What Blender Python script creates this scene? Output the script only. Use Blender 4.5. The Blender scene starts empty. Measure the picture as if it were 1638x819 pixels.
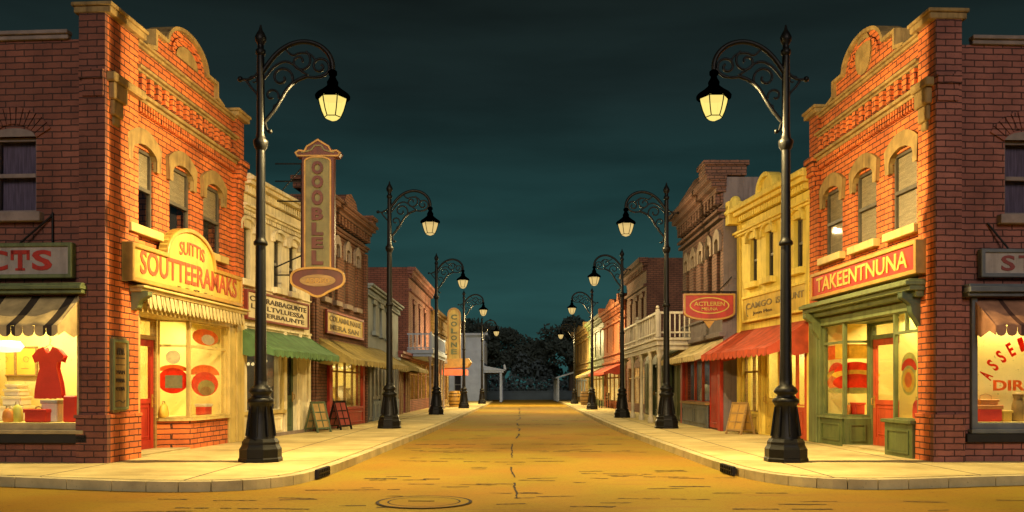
import bpy, bmesh, math, random
from mathutils import Matrix, Vector, noise
R = math.radians
random.seed(7)
SC = bpy.context.scene
COL = SC.collection

# ------------------------------------------------------------------ camera
F, CU, CV, EYE = 1400.0, 822.0, 620.0, 1.15        # focal length and principal point in photo pixels, eye height above the pavement
cam = bpy.data.cameras.new('camera')
cam_o = bpy.data.objects.new('camera', cam); COL.objects.link(cam_o)
cam_o.location = (0, 0, EYE); cam_o.rotation_euler = (R(90), 0, 0)
cam.sensor_width = 36; cam.lens = 36*F/1638
cam.shift_x = (819-CU)/1638; cam.shift_y = (CV-409.5)/1638
cam.clip_start = .1; cam.clip_end = 2000
SC.camera = cam_o

# ------------------------------------------------------------------ night sky
W = bpy.data.worlds.new('World'); SC.world = W; W.use_nodes = True
nt = W.node_tree; N = nt.nodes; L = nt.links
bg = N['Background']
tc = N.new('ShaderNodeTexCoord'); sx = N.new('ShaderNodeSeparateXYZ')
L.new(tc.outputs['Generated'], sx.inputs[0])
ramp = N.new('ShaderNodeValToRGB'); L.new(sx.outputs['Z'], ramp.inputs[0])
el = ramp.color_ramp.elements
el[0].position = 0.0; el[0].color = (.024, .086, .082, 1)
el[1].position = .42; el[1].color = (.0085, .0140, .0132, 1)
for p, c in ((.09, (.021, .074, .071, 1)), (.22, (.0125, .041, .041, 1)), (.32, (.0110, .0225, .0225, 1))):
    e = el.new(p); e.color = c
mp = N.new('ShaderNodeMapping'); mp.inputs['Scale'].default_value = (2.2, 2.2, 13)
L.new(tc.outputs['Generated'], mp.inputs[0])
nz = N.new('ShaderNodeTexNoise'); nz.inputs['Scale'].default_value = 1.6; nz.inputs['Detail'].default_value = 6
L.new(mp.outputs[0], nz.inputs['Vector'])
cr = N.new('ShaderNodeValToRGB'); L.new(nz.outputs['Fac'], cr.inputs[0])
cr.color_ramp.elements[0].position = .42; cr.color_ramp.elements[0].color = (1, 1, 1, 1)
cr.color_ramp.elements[1].position = .72; cr.color_ramp.elements[1].color = (.68, .66, .66, 1)
mx = N.new('ShaderNodeMix'); mx.data_type = 'RGBA'; mx.blend_type = 'MULTIPLY'; mx.inputs[0].default_value = 1
L.new(ramp.outputs[0], mx.inputs[6]); L.new(cr.outputs[0], mx.inputs[7])
L.new(mx.outputs[2], bg.inputs[0]); bg.inputs[1].default_value = 1.0

# added weak, warm fill from behind the viewer, to lift the side walls
fill_sun = bpy.data.lights.new('fill_sun', 'SUN'); fill_sun.energy = 1.1; fill_sun.angle = R(24); fill_sun.color = (1, .86, .76)
fill_sun_o = bpy.data.objects.new('fill_sun', fill_sun); COL.objects.link(fill_sun_o)
fill_sun_o.rotation_euler = (R(68), 0, R(4))

SC.view_settings.view_transform = 'Standard'; SC.view_settings.look = 'None'
SC.view_settings.exposure = 0; SC.view_settings.gamma = 1
SC.render.engine = 'CYCLES'
SC.cycles.max_bounces = 6; SC.cycles.transparent_max_bounces = 12
SC.cycles.sample_clamp_indirect = 3; SC.cycles.caustics_reflective = False; SC.cycles.caustics_refractive = False
SC.cycles.use_denoising = True

LAMP_COL = (1.0, .77, .36)
# watts of the street lamps, near to far
POWER = [14500, 2900, 900, 9000, 11000]
SHOP_COL = (1.0, .83, .38)

SHOP_GAIN = 1.75

# ------------------------------------------------------------------ materials
MATS = {}
def new_mat(name):
    m = bpy.data.materials.new(name); m.use_nodes = True
    MATS[name] = m
    return m, m.node_tree.nodes, m.node_tree.links, m.node_tree.nodes['Principled BSDF']
def mixrgb(N, L, fac, a, b, mode='MIX'):
    n = N.new('ShaderNodeMix'); n.data_type = 'RGBA'; n.blend_type = mode
    for i, s in ((0, fac), (6, a), (7, b)):
        if hasattr(s, 'links') or hasattr(s, 'is_linked'): L.new(s, n.inputs[i])
        elif i: n.inputs[i].default_value = tuple(s)[:3]+(1,)
        else: n.inputs[0].default_value = s
    return n.outputs[2]
def ramp2(N, L, src, p0, p1, c0=(0, 0, 0), c1=(1, 1, 1)):
    r = N.new('ShaderNodeValToRGB'); L.new(src, r.inputs[0]); e = r.color_ramp.elements
    e[0].position = p0; e[1].position = p1; e[0].color = c0+(1,); e[1].color = c1+(1,)
    return r.outputs[0]
def noise_tex(N, L, vec, scale, detail=4, rough=.55):
    n = N.new('ShaderNodeTexNoise'); n.inputs['Scale'].default_value = scale
    n.inputs['Detail'].default_value = detail; n.inputs['Roughness'].default_value = rough
    L.new(vec, n.inputs['Vector']); return n.outputs['Fac']
def bump(N, L, b, h, strength, dist=.02):
    n = N.new('ShaderNodeBump'); n.inputs['Strength'].default_value = strength; n.inputs['Distance'].default_value = dist
    L.new(h, n.inputs['Height']); L.new(n.outputs[0], b.inputs['Normal'])
def sc_col(c, k): return tuple(min(1, x*k) for x in c)

def paint(name, c, rough=.6, var=.35, scale=3.0, bmp=.25, metal=0, grain=None, streak=.0):
    """painted wood, stone or cloth: two tones in cloudy patches, fine specks of wear, a little relief"""
    m, N, L, b = new_mat(name)
    tc = N.new('ShaderNodeTexCoord'); v = tc.outputs['Object']
    if grain:
        mp = N.new('ShaderNodeMapping'); mp.inputs['Scale'].default_value = grain; L.new(v, mp.inputs[0]); v = mp.outputs[0]
    big = ramp2(N, L, noise_tex(N, L, v, scale, 5), .35, .68)
    fine = noise_tex(N, L, v, scale*14, 3)
    col = mixrgb(N, L, big, sc_col(c, 1-var), sc_col(c, 1+var*.35))
    if streak:
        mp2 = N.new('ShaderNodeMapping'); mp2.inputs['Scale'].default_value = (5, 5, .45); L.new(tc.outputs['Object'], mp2.inputs[0])
        sk = ramp2(N, L, noise_tex(N, L, mp2.outputs[0], 1.6, 6, .62), .50, .72, (1, 1, 1), (1-streak, 1-streak*1.08, 1-streak*1.12))
        col = mixrgb(N, L, 1.0, col, sk, 'MULTIPLY')
    spk = ramp2(N, L, fine, .66, .74)
    col = mixrgb(N, L, spk, col, sc_col(c, .45))
    L.new(col, b.inputs['Base Color'])
    b.inputs['Roughness'].default_value = rough; b.inputs['Metallic'].default_value = metal
    bump(N, L, b, fine, bmp, .006)
    return m

def brick(name, c1, c2, mortar, bw=.30, bh=.098, ms=.011, rough=.85):
    m, N, L, b = new_mat(name)
    tc = N.new('ShaderNodeTexCoord'); s = N.new('ShaderNodeSeparateXYZ'); L.new(tc.outputs['Object'], s.inputs[0])
    ad = N.new('ShaderNodeMath'); L.new(s.outputs['X'], ad.inputs[0]); L.new(s.outputs['Y'], ad.inputs[1])
    cb = N.new('ShaderNodeCombineXYZ'); L.new(ad.outputs[0], cb.inputs['X']); L.new(s.outputs['Z'], cb.inputs['Y'])
    wob = N.new('ShaderNodeTexNoise'); wob.inputs['Scale'].default_value = 7; L.new(tc.outputs['Object'], wob.inputs['Vector'])
    va = N.new('ShaderNodeVectorMath'); va.operation = 'MULTIPLY_ADD'; va.inputs[1].default_value = (.022, .022, 0)
    L.new(wob.outputs['Color'], va.inputs[0]); L.new(cb.outputs[0], va.inputs[2])
    t = N.new('ShaderNodeTexBrick'); L.new(va.outputs[0], t.inputs['Vector'])
    t.inputs['Scale'].default_value = 1; t.inputs['Brick Width'].default_value = bw; t.inputs['Row Height'].default_value = bh
    t.inputs['Mortar Size'].default_value = ms; t.inputs['Mortar Smooth'].default_value = .25; t.inputs['Bias'].default_value = 0
    t.inputs['Color1'].default_value = c1+(1,); t.inputs['Color2'].default_value = c2+(1,); t.inputs['Mortar'].default_value = mortar+(1,)
    patch = ramp2(N, L, noise_tex(N, L, tc.outputs['Object'], 1.1, 6, .65), .3, .7, (.50, .46, .44), (1.16, 1.14, 1.10))
    col = mixrgb(N, L, 1.0, t.outputs['Color'], patch, 'MULTIPLY')
    grit = noise_tex(N, L, tc.outputs['Object'], 42, 3)
    col = mixrgb(N, L, ramp2(N, L, grit, .6, .75), col, sc_col(c1, .45))
    L.new(col, b.inputs['Base Color']); b.inputs['Roughness'].default_value = rough
    inv = N.new('ShaderNodeMath'); inv.operation = 'MULTIPLY_ADD'; inv.inputs[1].default_value = -1.0
    L.new(t.outputs['Fac'], inv.inputs[0]); L.new(grit, inv.inputs[2])
    bump(N, L, b, inv.outputs[0], .75, .014)
    return m

def stripes(name, c1, c2, period, duty, rough=.75, offset=0.0):
    """striped canvas: stripes woven across the object's X"""
    m, N, L, b = new_mat(name)
    tc = N.new('ShaderNodeTexCoord'); s = N.new('ShaderNodeSeparateXYZ'); L.new(tc.outputs['Object'], s.inputs[0])
    a = N.new('ShaderNodeMath'); a.operation = 'ADD'; a.inputs[1].default_value = 100*period+offset; L.new(s.outputs['X'], a.inputs[0])
    md = N.new('ShaderNodeMath'); md.operation = 'MODULO'; md.inputs[1].default_value = period; L.new(a.outputs[0], md.inputs[0])
    lt = N.new('ShaderNodeMath'); lt.operation = 'LESS_THAN'; lt.inputs[1].default_value = period*duty; L.new(md.outputs[0], lt.inputs[0])
    nz = ramp2(N, L, noise_tex(N, L, tc.outputs['Object'], 5, 5), .3, .7, (.62, .62, .62), (1.1, 1.1, 1.1))
    col = mixrgb(N, L, 1.0, mixrgb(N, L, lt.outputs[0], c2, c1), nz, 'MULTIPLY')
    L.new(col, b.inputs['Base Color']); b.inputs['Roughness'].default_value = rough
    bump(N, L, b, noise_tex(N, L, tc.outputs['Object'], 60, 2), .15, .004)
    return m

def pane_mat(name, tint, mirror=.10):
    """clear window glass: lets light straight through, mirrors a little"""
    m, N, L, b = new_mat(name)
    tr = N.new('ShaderNodeBsdfTransparent'); tr.inputs[0].default_value = tint+(1,)
    gl = N.new('ShaderNodeBsdfGlossy'); gl.inputs['Roughness'].default_value = .04
    fr = N.new('ShaderNodeFresnel'); fr.inputs[0].default_value = 1.35
    ml = N.new('ShaderNodeMath'); ml.operation = 'MULTIPLY'; ml.inputs[1].default_value = mirror*6; L.new(fr.outputs[0], ml.inputs[0])
    ml.use_clamp = True
    ms = N.new('ShaderNodeMixShader'); L.new(ml.outputs[0], ms.inputs[0]); L.new(tr.outputs[0], ms.inputs[1]); L.new(gl.outputs[0], ms.inputs[2])
    L.new(ms.outputs[0], N['Material Output'].inputs['Surface'])
    return m

def glow(name, c, strength, c2=None, scale=3.0):
    """a lit room seen through a window: uneven warm light"""
    m, N, L, b = new_mat(name)
    tc = N.new('ShaderNodeTexCoord')
    n = ramp2(N, L, noise_tex(N, L, tc.outputs['Object'], scale, 3), .38, .66)
    col = mixrgb(N, L, n, c, c2 or sc_col(c, .6))
    b.inputs['Base Color'].default_value = sc_col(c, .6)+(1,); b.inputs['Roughness'].default_value = .8
    L.new(col, b.inputs['Emission Color']); b.inputs['Emission Strength'].default_value = strength
    return m

def lantern_glass(name, c, e, clear):
    m, N, L, b = new_mat(name)
    em = N.new('ShaderNodeEmission'); em.inputs[0].default_value = c+(1,); em.inputs[1].default_value = e
    tr = N.new('ShaderNodeBsdfTransparent'); tr.inputs[0].default_value = (1, .97, .9, 1)
    ms = N.new('ShaderNodeMixShader'); ms.inputs[0].default_value = 1-clear
    L.new(tr.outputs[0], ms.inputs[1]); L.new(em.outputs[0], ms.inputs[2]); L.new(ms.outputs[0], N['Material Output'].inputs['Surface'])
    return m

def ground_mat(name, kind):
    m, N, L, b = new_mat(name)
    tc = N.new('ShaderNodeTexCoord'); v = tc.outputs['Object']
    if kind == 'road':
        a = ramp2(N, L, noise_tex(N, L, v, .35, 6, .6), .36, .66)
        col = mixrgb(N, L, a, (.265, .19, .015), (.29, .145, .015))
        f = noise_tex(N, L, v, 26, 4, .7)
        col = mixrgb(N, L, ramp2(N, L, f, .55, .72), col, (.17, .085, .02))
        mp = N.new('ShaderNodeMapping'); mp.inputs['Scale'].default_value = (.55, 3.0, 1); L.new(v, mp.inputs[0])
        st = ramp2(N, L, noise_tex(N, L, mp.outputs[0], .9, 7, .62), .57, .66)
        col = mixrgb(N, L, st, col, (.25, .14, .02))
        L.new(col, b.inputs['Base Color'])
        h = noise_tex(N, L, v, 60, 4, .7); bump(N, L, b, h, .6, .012); b.inputs['Roughness'].default_value = .9; b.inputs['Specular IOR Level'].default_value = .15
    elif kind == 'walk':
        t = N.new('ShaderNodeTexBrick'); L.new(v, t.inputs['Vector']); t.offset = 0
        t.inputs['Scale'].default_value = 1; t.inputs['Brick Width'].default_value = 2.05; t.inputs['Row Height'].default_value = 2.3
        t.inputs['Mortar Size'].default_value = .016; t.inputs['Mortar Smooth'].default_value = .1
        t.inputs['Color1'].default_value = (.66, .54, .23, 1); t.inputs['Color2'].default_value = (.60, .48, .20, 1); t.inputs['Mortar'].default_value = (.06, .04, .02, 1)
        a = ramp2(N, L, noise_tex(N, L, v, .9, 6, .65), .34, .66, (.62, .58, .50), (1.08, 1.08, 1.08))
        col = mixrgb(N, L, 1, t.outputs['Color'], a, 'MULTIPLY')
        f = noise_tex(N, L, v, 38, 3)
        col = mixrgb(N, L, ramp2(N, L, f, .58, .74), col, (.33, .26, .12))
        st = ramp2(N, L, noise_tex(N, L, v, 2.3, 8, .7), .60, .70)
        col = mixrgb(N, L, st, col, (.42, .33, .15))
        L.new(col, b.inputs['Base Color']); b.inputs['Roughness'].default_value = .85
        inv = N.new('ShaderNodeMath'); inv.operation = 'MULTIPLY_ADD'; inv.inputs[1].default_value = -2; L.new(t.outputs['Fac'], inv.inputs[0]); L.new(f, inv.inputs[2])
        bump(N, L, b, inv.outputs[0], .4, .01)
    else:
        a = ramp2(N, L, noise_tex(N, L, v, .2, 6), .3, .7)
        L.new(mixrgb(N, L, a, (.035, .045, .03), (.06, .06, .035)), b.inputs['Base Color']); b.inputs['Roughness'].default_value = .95
    return m

def leaf_mat(name, c1, c2):
    m, N, L, b = new_mat(name)
    g = N.new('ShaderNodeNewGeometry')
    L.new(mixrgb(N, L, g.outputs['Random Per Island'], c1, c2), b.inputs['Base Color']); b.inputs['Roughness'].default_value = .8
    return m

M = {}
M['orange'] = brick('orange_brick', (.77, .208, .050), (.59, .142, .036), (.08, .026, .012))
M['shaded_brick'] = brick('shaded_brown_brick', (.28, .10, .065), (.21, .075, .05), (.06, .025, .018))  # for walls turned from the lamps; their shade is put into the colour
M['shaded_red_brick'] = brick('shadow_red_brick', (.37, .14, .105), (.30, .11, .085), (.065, .022, .016))  # right side wall's copy of the front brick, also coloured for shade
M['brown'] = brick('brown_brick', (.20, .085, .05), (.16, .065, .04), (.05, .025, .018), .26, .085)
M['purple'] = brick('purple_brown_brick', (.20, .10, .085), (.16, .08, .07), (.05, .03, .028), .26, .085)
M['pink'] = brick('dusky_pink_brick', (.36, .15, .12), (.30, .12, .10), (.09, .04, .035), .26, .085)
M['rust'] = brick('rust_orange_brick', (.50, .16, .05), (.42, .12, .04), (.09, .03, .015), .26, .085)
M['mustard'] = brick('mustard_brick', (.33, .22, .06), (.27, .17, .05), (.08, .05, .02), .26, .085)
M['cream'] = paint('cream_plaster', (.80, .70, .46), .75, .22, 1.6, streak=.42)
M['yellow'] = paint('yellow_plaster', (.80, .62, .12), .75, .2, 1.6, streak=.40)
M['stone'] = paint('tan_stone', (.34, .22, .075), .8, .35, 4, .6, streak=.5)
M['stone_dim'] = paint('grey_stone', (.26, .20, .17), .8, .3, 4)
M['ycream'] = paint('yellow_cream_paint', (.58, .43, .14), .5, .22, 3, streak=.3)
M['sign_y'] = paint('yellow_sign_paint', (.60, .42, .075), .5, .25, 2.5, streak=.3)
M['gold'] = paint('gold_trim', (.46, .25, .04), .45, .25, 5)
M['letter'] = paint('orange_red_lettering', (.40, .07, .018), .5, .2, 8)
M['red'] = paint('red_paint', (.42, .026, .012), .5, .25, 3, streak=.3)
M['darkred'] = paint('dark_red_paint', (.24, .04, .03), .5, .3, 3)
M['redorange'] = paint('orange_red_panel', (.50, .07, .02), .5, .22, 3, streak=.3)
M['green'] = paint('olive_green_paint', (.10, .125, .035), .55, .25, 3, streak=.35)
M['sage'] = paint('sage_green_paint', (.155, .185, .07), .55, .25, 3, streak=.4)
M['dgreen'] = paint('dark_green_paint', (.07, .10, .05), .5, .3, 3)
M['grey'] = paint('grey_blue_paint', (.13, .14, .15), .55, .3, 3)
M['bluegrey'] = paint('blue_grey_plaster', (.20, .25, .31), .75, .25, 1.5, streak=.4)
M['mauve'] = paint('mauve_plaster', (.17, .14, .16), .75, .25, 1.5, streak=.4)
M['white'] = paint('white_paint', (.58, .52, .42), .55, .25, 3, streak=.35)
M['ghost'] = paint('pale_blue_boards', (.27, .33, .45), .7, .2, 1.2)
M['signgrey'] = paint('grey_sign_board', (.40, .34, .29), .6, .25, 2.5, streak=.35)
M['rustpaint'] = paint('brown_red_sign_paint', (.11, .024, .011), .5, .3, 3, streak=.35); M['olivegold'] = paint('olive_gold_panel', (.18, .155, .05), .5, .3, 4, streak=.3)
M['crack'] = paint('crack_dirt', (.022, .010, .004), 1.0, .3, 8)
M['ink'] = paint('dark_lettering', (.06, .035, .02), .6, .2, 8)
M['inkgrey'] = paint('grey_lettering', (.22, .17, .08), .6, .3, 8)
M['iron'] = paint('black_iron', (.007, .0065, .006), .42, .3, 9, .4, .0); M['iron'].node_tree.nodes['Principled BSDF'].inputs['Specular IOR Level'].default_value = .22
M['roof'] = paint('tar_roof', (.04, .035, .03), .9, .3, 2)
M['frame_dark'] = paint('dark_window_frame', (.09, .075, .055), .5, .3, 5)
M['frame_tan'] = paint('tan_window_frame', (.42, .32, .16), .5, .3, 5)
M['curtain'] = paint('mauve_curtain', (.26, .20, .27), .9, .35, 4, grain=(9, 9, .7))
M['blind'] = paint('pale_blind', (.62, .50, .28), .9, .25, 4, grain=(1, 1, 8))
M['room'] = paint('shop_room_paint', (.88, .74, .28), .8, .12, 1.5)
M['roomdark'] = paint('dim_room_paint', (.17, .16, .20), .9, .35, 1.5)
M['shelf'] = paint('pale_shelf', (.80, .70, .40), .6, .12, 4)
M['clay'] = paint('tan_wood', (.33, .20, .07), .6, .35, 4, grain=(1, 1, 6))
M['black'] = paint('plain_black', (.012, .010, .009), .8, .3, 4)  # near-black for drain mouths, lower sills and sign mounts
M['canvas_green'] = stripes('green_canvas', (.09, .19, .07), (.035, .08, .03), .52, .955)  # thin dark bands in the plain canvases: fold creases put into the colour
M['canvas_olive'] = stripes('olive_canvas', (.33, .25, .065), (.12, .085, .025), .6, .955)
M['canvas_red'] = stripes('red_canvas', (.55, .075, .025), (.20, .022, .01), .42, .945)
M['canvas_cream'] = stripes('cream_canvas', (.60, .48, .24), (.24, .17, .08), .5, .95)
M['stripe_l'] = stripes('olive_striped_canvas', (.60, .44, .19), (.05, .033, .018), .56, .76)
M['stripe_r'] = stripes('brown_striped_canvas', (.42, .20, .11), (.10, .04, .025), .46, .84)
M['yellowp'] = paint('yellow_item', (.78, .50, .07), .5, .2, 5)
M['orangep'] = paint('orange_item', (.72, .27, .05), .5, .2, 5)
M['redp'] = paint('red_item', (.68, .045, .02), .5, .15, 5)
M['whitep'] = paint('white_item', (.82, .76, .60), .5, .15, 5)
M['limep'] = paint('lime_item', (.62, .58, .10), .5, .15, 5)
M['greyp'] = paint('grey_item', (.42, .40, .33), .5, .2, 5)
def glass_paint(name, c):
    """thin paint on a window: light from the room behind comes through it"""
    m, N, L, b = new_mat(name)
    d = N.new('ShaderNodeBsdfDiffuse'); t = N.new('ShaderNodeBsdfTranslucent'); ms = N.new('ShaderNodeMixShader'); ms.inputs[0].default_value = .6
    tc = N.new('ShaderNodeTexCoord'); n = ramp2(N, L, noise_tex(N, L, tc.outputs['Object'], 9, 4), .3, .7)
    col = mixrgb(N, L, n, sc_col(c, .75), sc_col(c, 1.1))
    L.new(col, d.inputs[0]); L.new(col, t.inputs[0]); L.new(d.outputs[0], ms.inputs[1]); L.new(t.outputs[0], ms.inputs[2]); L.new(ms.outputs[0], N['Material Output'].inputs['Surface'])
    return m
for k, c in (('g_red', (.85, .09, .03)), ('g_orange', (.95, .30, .06)), ('g_yellow', (.95, .66, .10)), ('g_white', (.95, .88, .70)), ('g_lime', (.62, .60, .22)), ('g_tan', (.60, .36, .12)), ('g_grey', (.50, .52, .34))): M[k] = glass_paint('window_paint_'+k[2:], c)
M['end_wall'] = paint('hazed_blue_wall', (.06, .085, .10), .9, .3, .6)  # blue of distance haze put into the wall colour
M['pane'] = pane_mat('shop_glass', (.97, .97, .95), .05)
M['dark_pane'] = pane_mat('dark_glass', (.80, .80, .82), .03)
M['night'] = paint('unlit_room', (.035, .032, .035), .9, .3, 2)
M['lit'] = glow('lit_room', (1.0, .74, .24), .95, (.72, .40, .08), 2.2)
M['lit_soft'] = glow('dim_lit_room', (.80, .50, .14), .6, (.25, .13, .05), 2.5)
M['lit_red'] = glow('glowing_red_awning', (1.0, .16, .05), .9)  # red awning under the marquee, brightened by emission
M['bulb'] = glow('string_bulb', (1.0, .80, .36), 1.4)
M['lamp_white'] = glow('white_lamp_shade', (1.0, .95, .82), 1.15, (.9, .85, .7))
M['lantern'] = lantern_glass('lantern_glass', (1.0, .78, .20), 1.15, .12)
M['lantern_dim'] = lantern_glass('dim_lantern_glass', (.80, .56, .20), 1.0, .15)
M['road'] = ground_mat('road_dirt', 'road'); M['walk'] = ground_mat('pavement_slabs', 'walk'); M['ground'] = ground_mat('dark_grass_ground', 'g')
M['kerb'] = paint('kerb_stone', (.54, .45, .22), .85, .3, 2.5, .5)
M['leaf'] = leaf_mat('night_leaves', (.018, .030, .027), (.030, .044, .038))
m_, N_, L_n, b_n = new_mat('unlit_black'); d_ = N_.new('ShaderNodeBsdfDiffuse'); d_.inputs[0].default_value = (0, 0, 0, 1); L_n.new(d_.outputs[0], N_['Material Output'].inputs['Surface']); M['nolight'] = m_  # zero colour, so the lamp's glare never shows on cap and frame
M['bark'] = paint('bark', (.05, .035, .02), .9, .4, 5, .6)
M['bush'] = leaf_mat('hazed_leaves', (.035, .055, .065), (.055, .08, .09))  # lighter and bluer than the trees: haze put into the leaf colour

# ------------------------------------------------------------------ mesh helpers
WM = {}                                            # world matrix of every object built here
I4 = Matrix.Identity(4)
class MB:
    def __init__(s): s.v = []; s.f = []; s.sm = set(); s.blk = []
    def add(s, vs, fs, smooth=False):
        o = len(s.v); s.v += [tuple(p) for p in vs]; s.blk.append((o, len(s.v), len(s.f), len(s.f)+len(fs)))
        for f in fs:
            if smooth: s.sm.add(len(s.f))
            s.f.append([o+i for i in f])
        return s
    def quad(s, *p): return s.add(p, [range(len(p))])
    def box(s, x0, x1, y0, y1, z0, z1):
        if x0 > x1: x0, x1 = x1, x0
        return s.add([(x, y, z) for x in (x0, x1) for y in (y0, y1) for z in (z0, z1)],
                     [(0, 1, 3, 2), (4, 6, 7, 5), (0, 4, 5, 1), (2, 3, 7, 6), (0, 2, 6, 4), (1, 5, 7, 3)])
    def prism(s, poly, a, b, ax='y'):
        n = len(poly)
        if ax == 'y': P = [(p[0], a, p[1]) for p in poly]+[(p[0], b, p[1]) for p in poly]
        elif ax == 'z': P = [(p[0], p[1], a) for p in poly]+[(p[0], p[1], b) for p in poly]
        else: P = [(a, p[0], p[1]) for p in poly]+[(b, p[0], p[1]) for p in poly]
        return s.add(P, [range(n), [n+i for i in reversed(range(n))]]+[(i, (i+1) % n, n+(i+1) % n, n+i) for i in range(n)])
    def tube(s, pts, r, n=8, cap=True):
        pts = [Vector(p) for p in pts]; rs = r if isinstance(r, (list, tuple)) else [r]*len(pts)
        vs = []; up = None
        for i, p in enumerate(pts):
            t = (pts[min(i+1, len(pts)-1)]-pts[max(i-1, 0)]).normalized()
            if up is None: up = Vector((0, 0, 1)) if abs(t.z) < .9 else Vector((1, 0, 0))
            a = t.cross(up); a = a.normalized() if a.length > 1e-4 else t.orthogonal().normalized()
            b = a.cross(t).normalized(); up = b
            for k in range(n):
                q = 2*math.pi*k/n
                vs.append(p+(a*math.cos(q)+b*math.sin(q))*rs[i])
        m = len(pts); fs = [(i*n+k, i*n+(k+1) % n, (i+1)*n+(k+1) % n, (i+1)*n+k) for i in range(m-1) for k in range(n)]
        s.add(vs, fs, True)
        if cap: s.add(vs[:n], [range(n)]); s.add(vs[-n:], [range(n)])
        return s
    def lathe(s, prof, c=(0, 0, 0), n=16, smooth=True, rot=0.0, sx=1, sy=1):
        vs = []
        for r, z in prof:
            for k in range(n):
                q = 2*math.pi*k/n+rot
                vs.append((c[0]+r*sx*math.cos(q), c[1]+r*sy*math.sin(q), c[2]+z))
        m = len(prof)
        s.add(vs, [(i*n+k, i*n+(k+1) % n, (i+1)*n+(k+1) % n, (i+1)*n+k) for i in range(m-1) for k in range(n)], smooth)
        s.add(vs[:n], [range(n)]); s.add(vs[-n:], [range(n)])
        return s
    def ball(s, c, r, n=12, sx=1, sy=1, sz=1):
        return s.lathe([(max(r*math.sin(math.pi*i/8), .0005), -r*sz*math.cos(math.pi*i/8)) for i in range(9)], c, n, True, 0, sx, sy)
    def ribbon(s, pts, th, y0, y1, close=False):
        """a moulding of thickness th along a polyline of (x, z), standing to the left of its direction"""
        P = [Vector((p[0], p[1])) for p in pts]; n = len(P); off = []
        for i in range(n):
            a = P[i-1] if (i or close) else None; b = P[(i+1) % n] if (i < n-1 or close) else None
            ns = []
            for u, w in ((a, P[i]), (P[i], b)):
                if u is not None and w is not None and (w-u).length > 1e-6:
                    d = (w-u).normalized(); ns.append(Vector((-d.y, d.x)))
            q = sum(ns, Vector((0, 0))).normalized(); off.append(P[i]+q*th/max(.5, q.dot(ns[0])))
        vs = []
        for p, o in zip(P, off): vs += [(p.x, y0, p.y), (o.x, y0, o.y), (o.x, y1, o.y), (p.x, y1, p.y)]
        fs = []
        for i in range(n if close else n-1):
            j = (i+1) % n
            for k in range(4): fs.append((i*4+k, i*4+(k+1) % 4, j*4+(k+1) % 4, j*4+k))
        if not close: fs += [(0, 1, 2, 3), tuple((n-1)*4+k for k in range(4))]
        return s.add(vs, fs)
    def build(s, name, mat, parent=None, fr=None, bevel=0.0):
        me = bpy.data.meshes.new(name); bm = bmesh.new()
        vs = [bm.verts.new(p) for p in s.v]; bm.verts.ensure_lookup_table()
        for i, f in enumerate(s.f):
            try:
                q = bm.faces.new([vs[k] for k in f]); q.smooth = i in s.sm
            except ValueError: pass
        if bevel:
            bmesh.ops.remove_doubles(bm, verts=bm.verts, dist=1e-5)
            bmesh.ops.bevel(bm, geom=bm.edges[:], offset=bevel, segments=1, affect='EDGES', clamp_overlap=True)
        bmesh.ops.recalc_face_normals(bm, faces=bm.faces)
        bm.to_mesh(me); bm.free()
        return link(name, me, mat, parent, fr)
def split_build(m, name, mat, parent=None, fr=None, bevel=0.0):
    """one object for every group of pieces that touch"""
    n = len(m.blk); bb = []; g = list(range(n))
    for a, b, _, _ in m.blk:
        P = m.v[a:b]; bb.append(tuple((min(p[k] for p in P)-.004, max(p[k] for p in P)+.004) for k in range(3)))
    for i in range(n):
        for j in range(i):
            if all(bb[i][k][0] <= bb[j][k][1] and bb[j][k][0] <= bb[i][k][1] for k in range(3)):
                x, y = g[i], g[j]
                if x != y: g = [y if q == x else q for q in g]
    out = []
    for k in dict.fromkeys(g):
        c = MB()
        for i in range(n):
            if g[i] != k: continue
            a, b, f0, f1 = m.blk[i]; o = len(c.v); c.v += m.v[a:b]; 
            for fi in range(f0, f1):
                if fi in m.sm: c.sm.add(len(c.f))
                c.f.append([q-a+o for q in m.f[fi]])
        out.append(c.build(name, mat, parent, fr, bevel))
    return out
def link(name, me, mat, parent=None, fr=None):
    if mat is not None: me.materials.append(mat)
    o = bpy.data.objects.new(name, me); COL.objects.link(o)
    w = fr if fr is not None else (WM[parent.name] if parent else I4)
    place(o, w, parent)
    return o
def place(o, w, parent=None):
    WM[o.name] = w.copy()
    if parent: o.parent = parent; o.matrix_local = WM[parent.name].inverted() @ w
    else: o.matrix_local = w
def thing(name, label, cat, w=I4, group=None):
    o = bpy.data.objects.new(name, None); COL.objects.link(o); o.empty_display_size = .3
    place(o, w); return tag(o, label, cat, group)
def tag(o, label, cat, group=None):
    o['label'] = label; o['category'] = cat
    if group: o['group'] = group
    return o
def struct(o, kind='structure'): o['kind'] = kind; return o
def copy_tree(o, w, label, parent=None):
    c = o.copy(); COL.objects.link(c); c.parent = parent
    if parent: c.matrix_local = o.matrix_local.copy()
    else:
        c.matrix_local = w
        if label: c['label'] = label
    for ch in list(o.children): copy_tree(ch, None, None, c)
    return c
def arc(cx, cz, r, a0, a1, n=14, rz=None):
    return [(cx+r*math.cos(R(a0+(a1-a0)*i/n)), cz+(rz or r)*math.sin(R(a0+(a1-a0)*i/n))) for i in range(n+1)]
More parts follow.
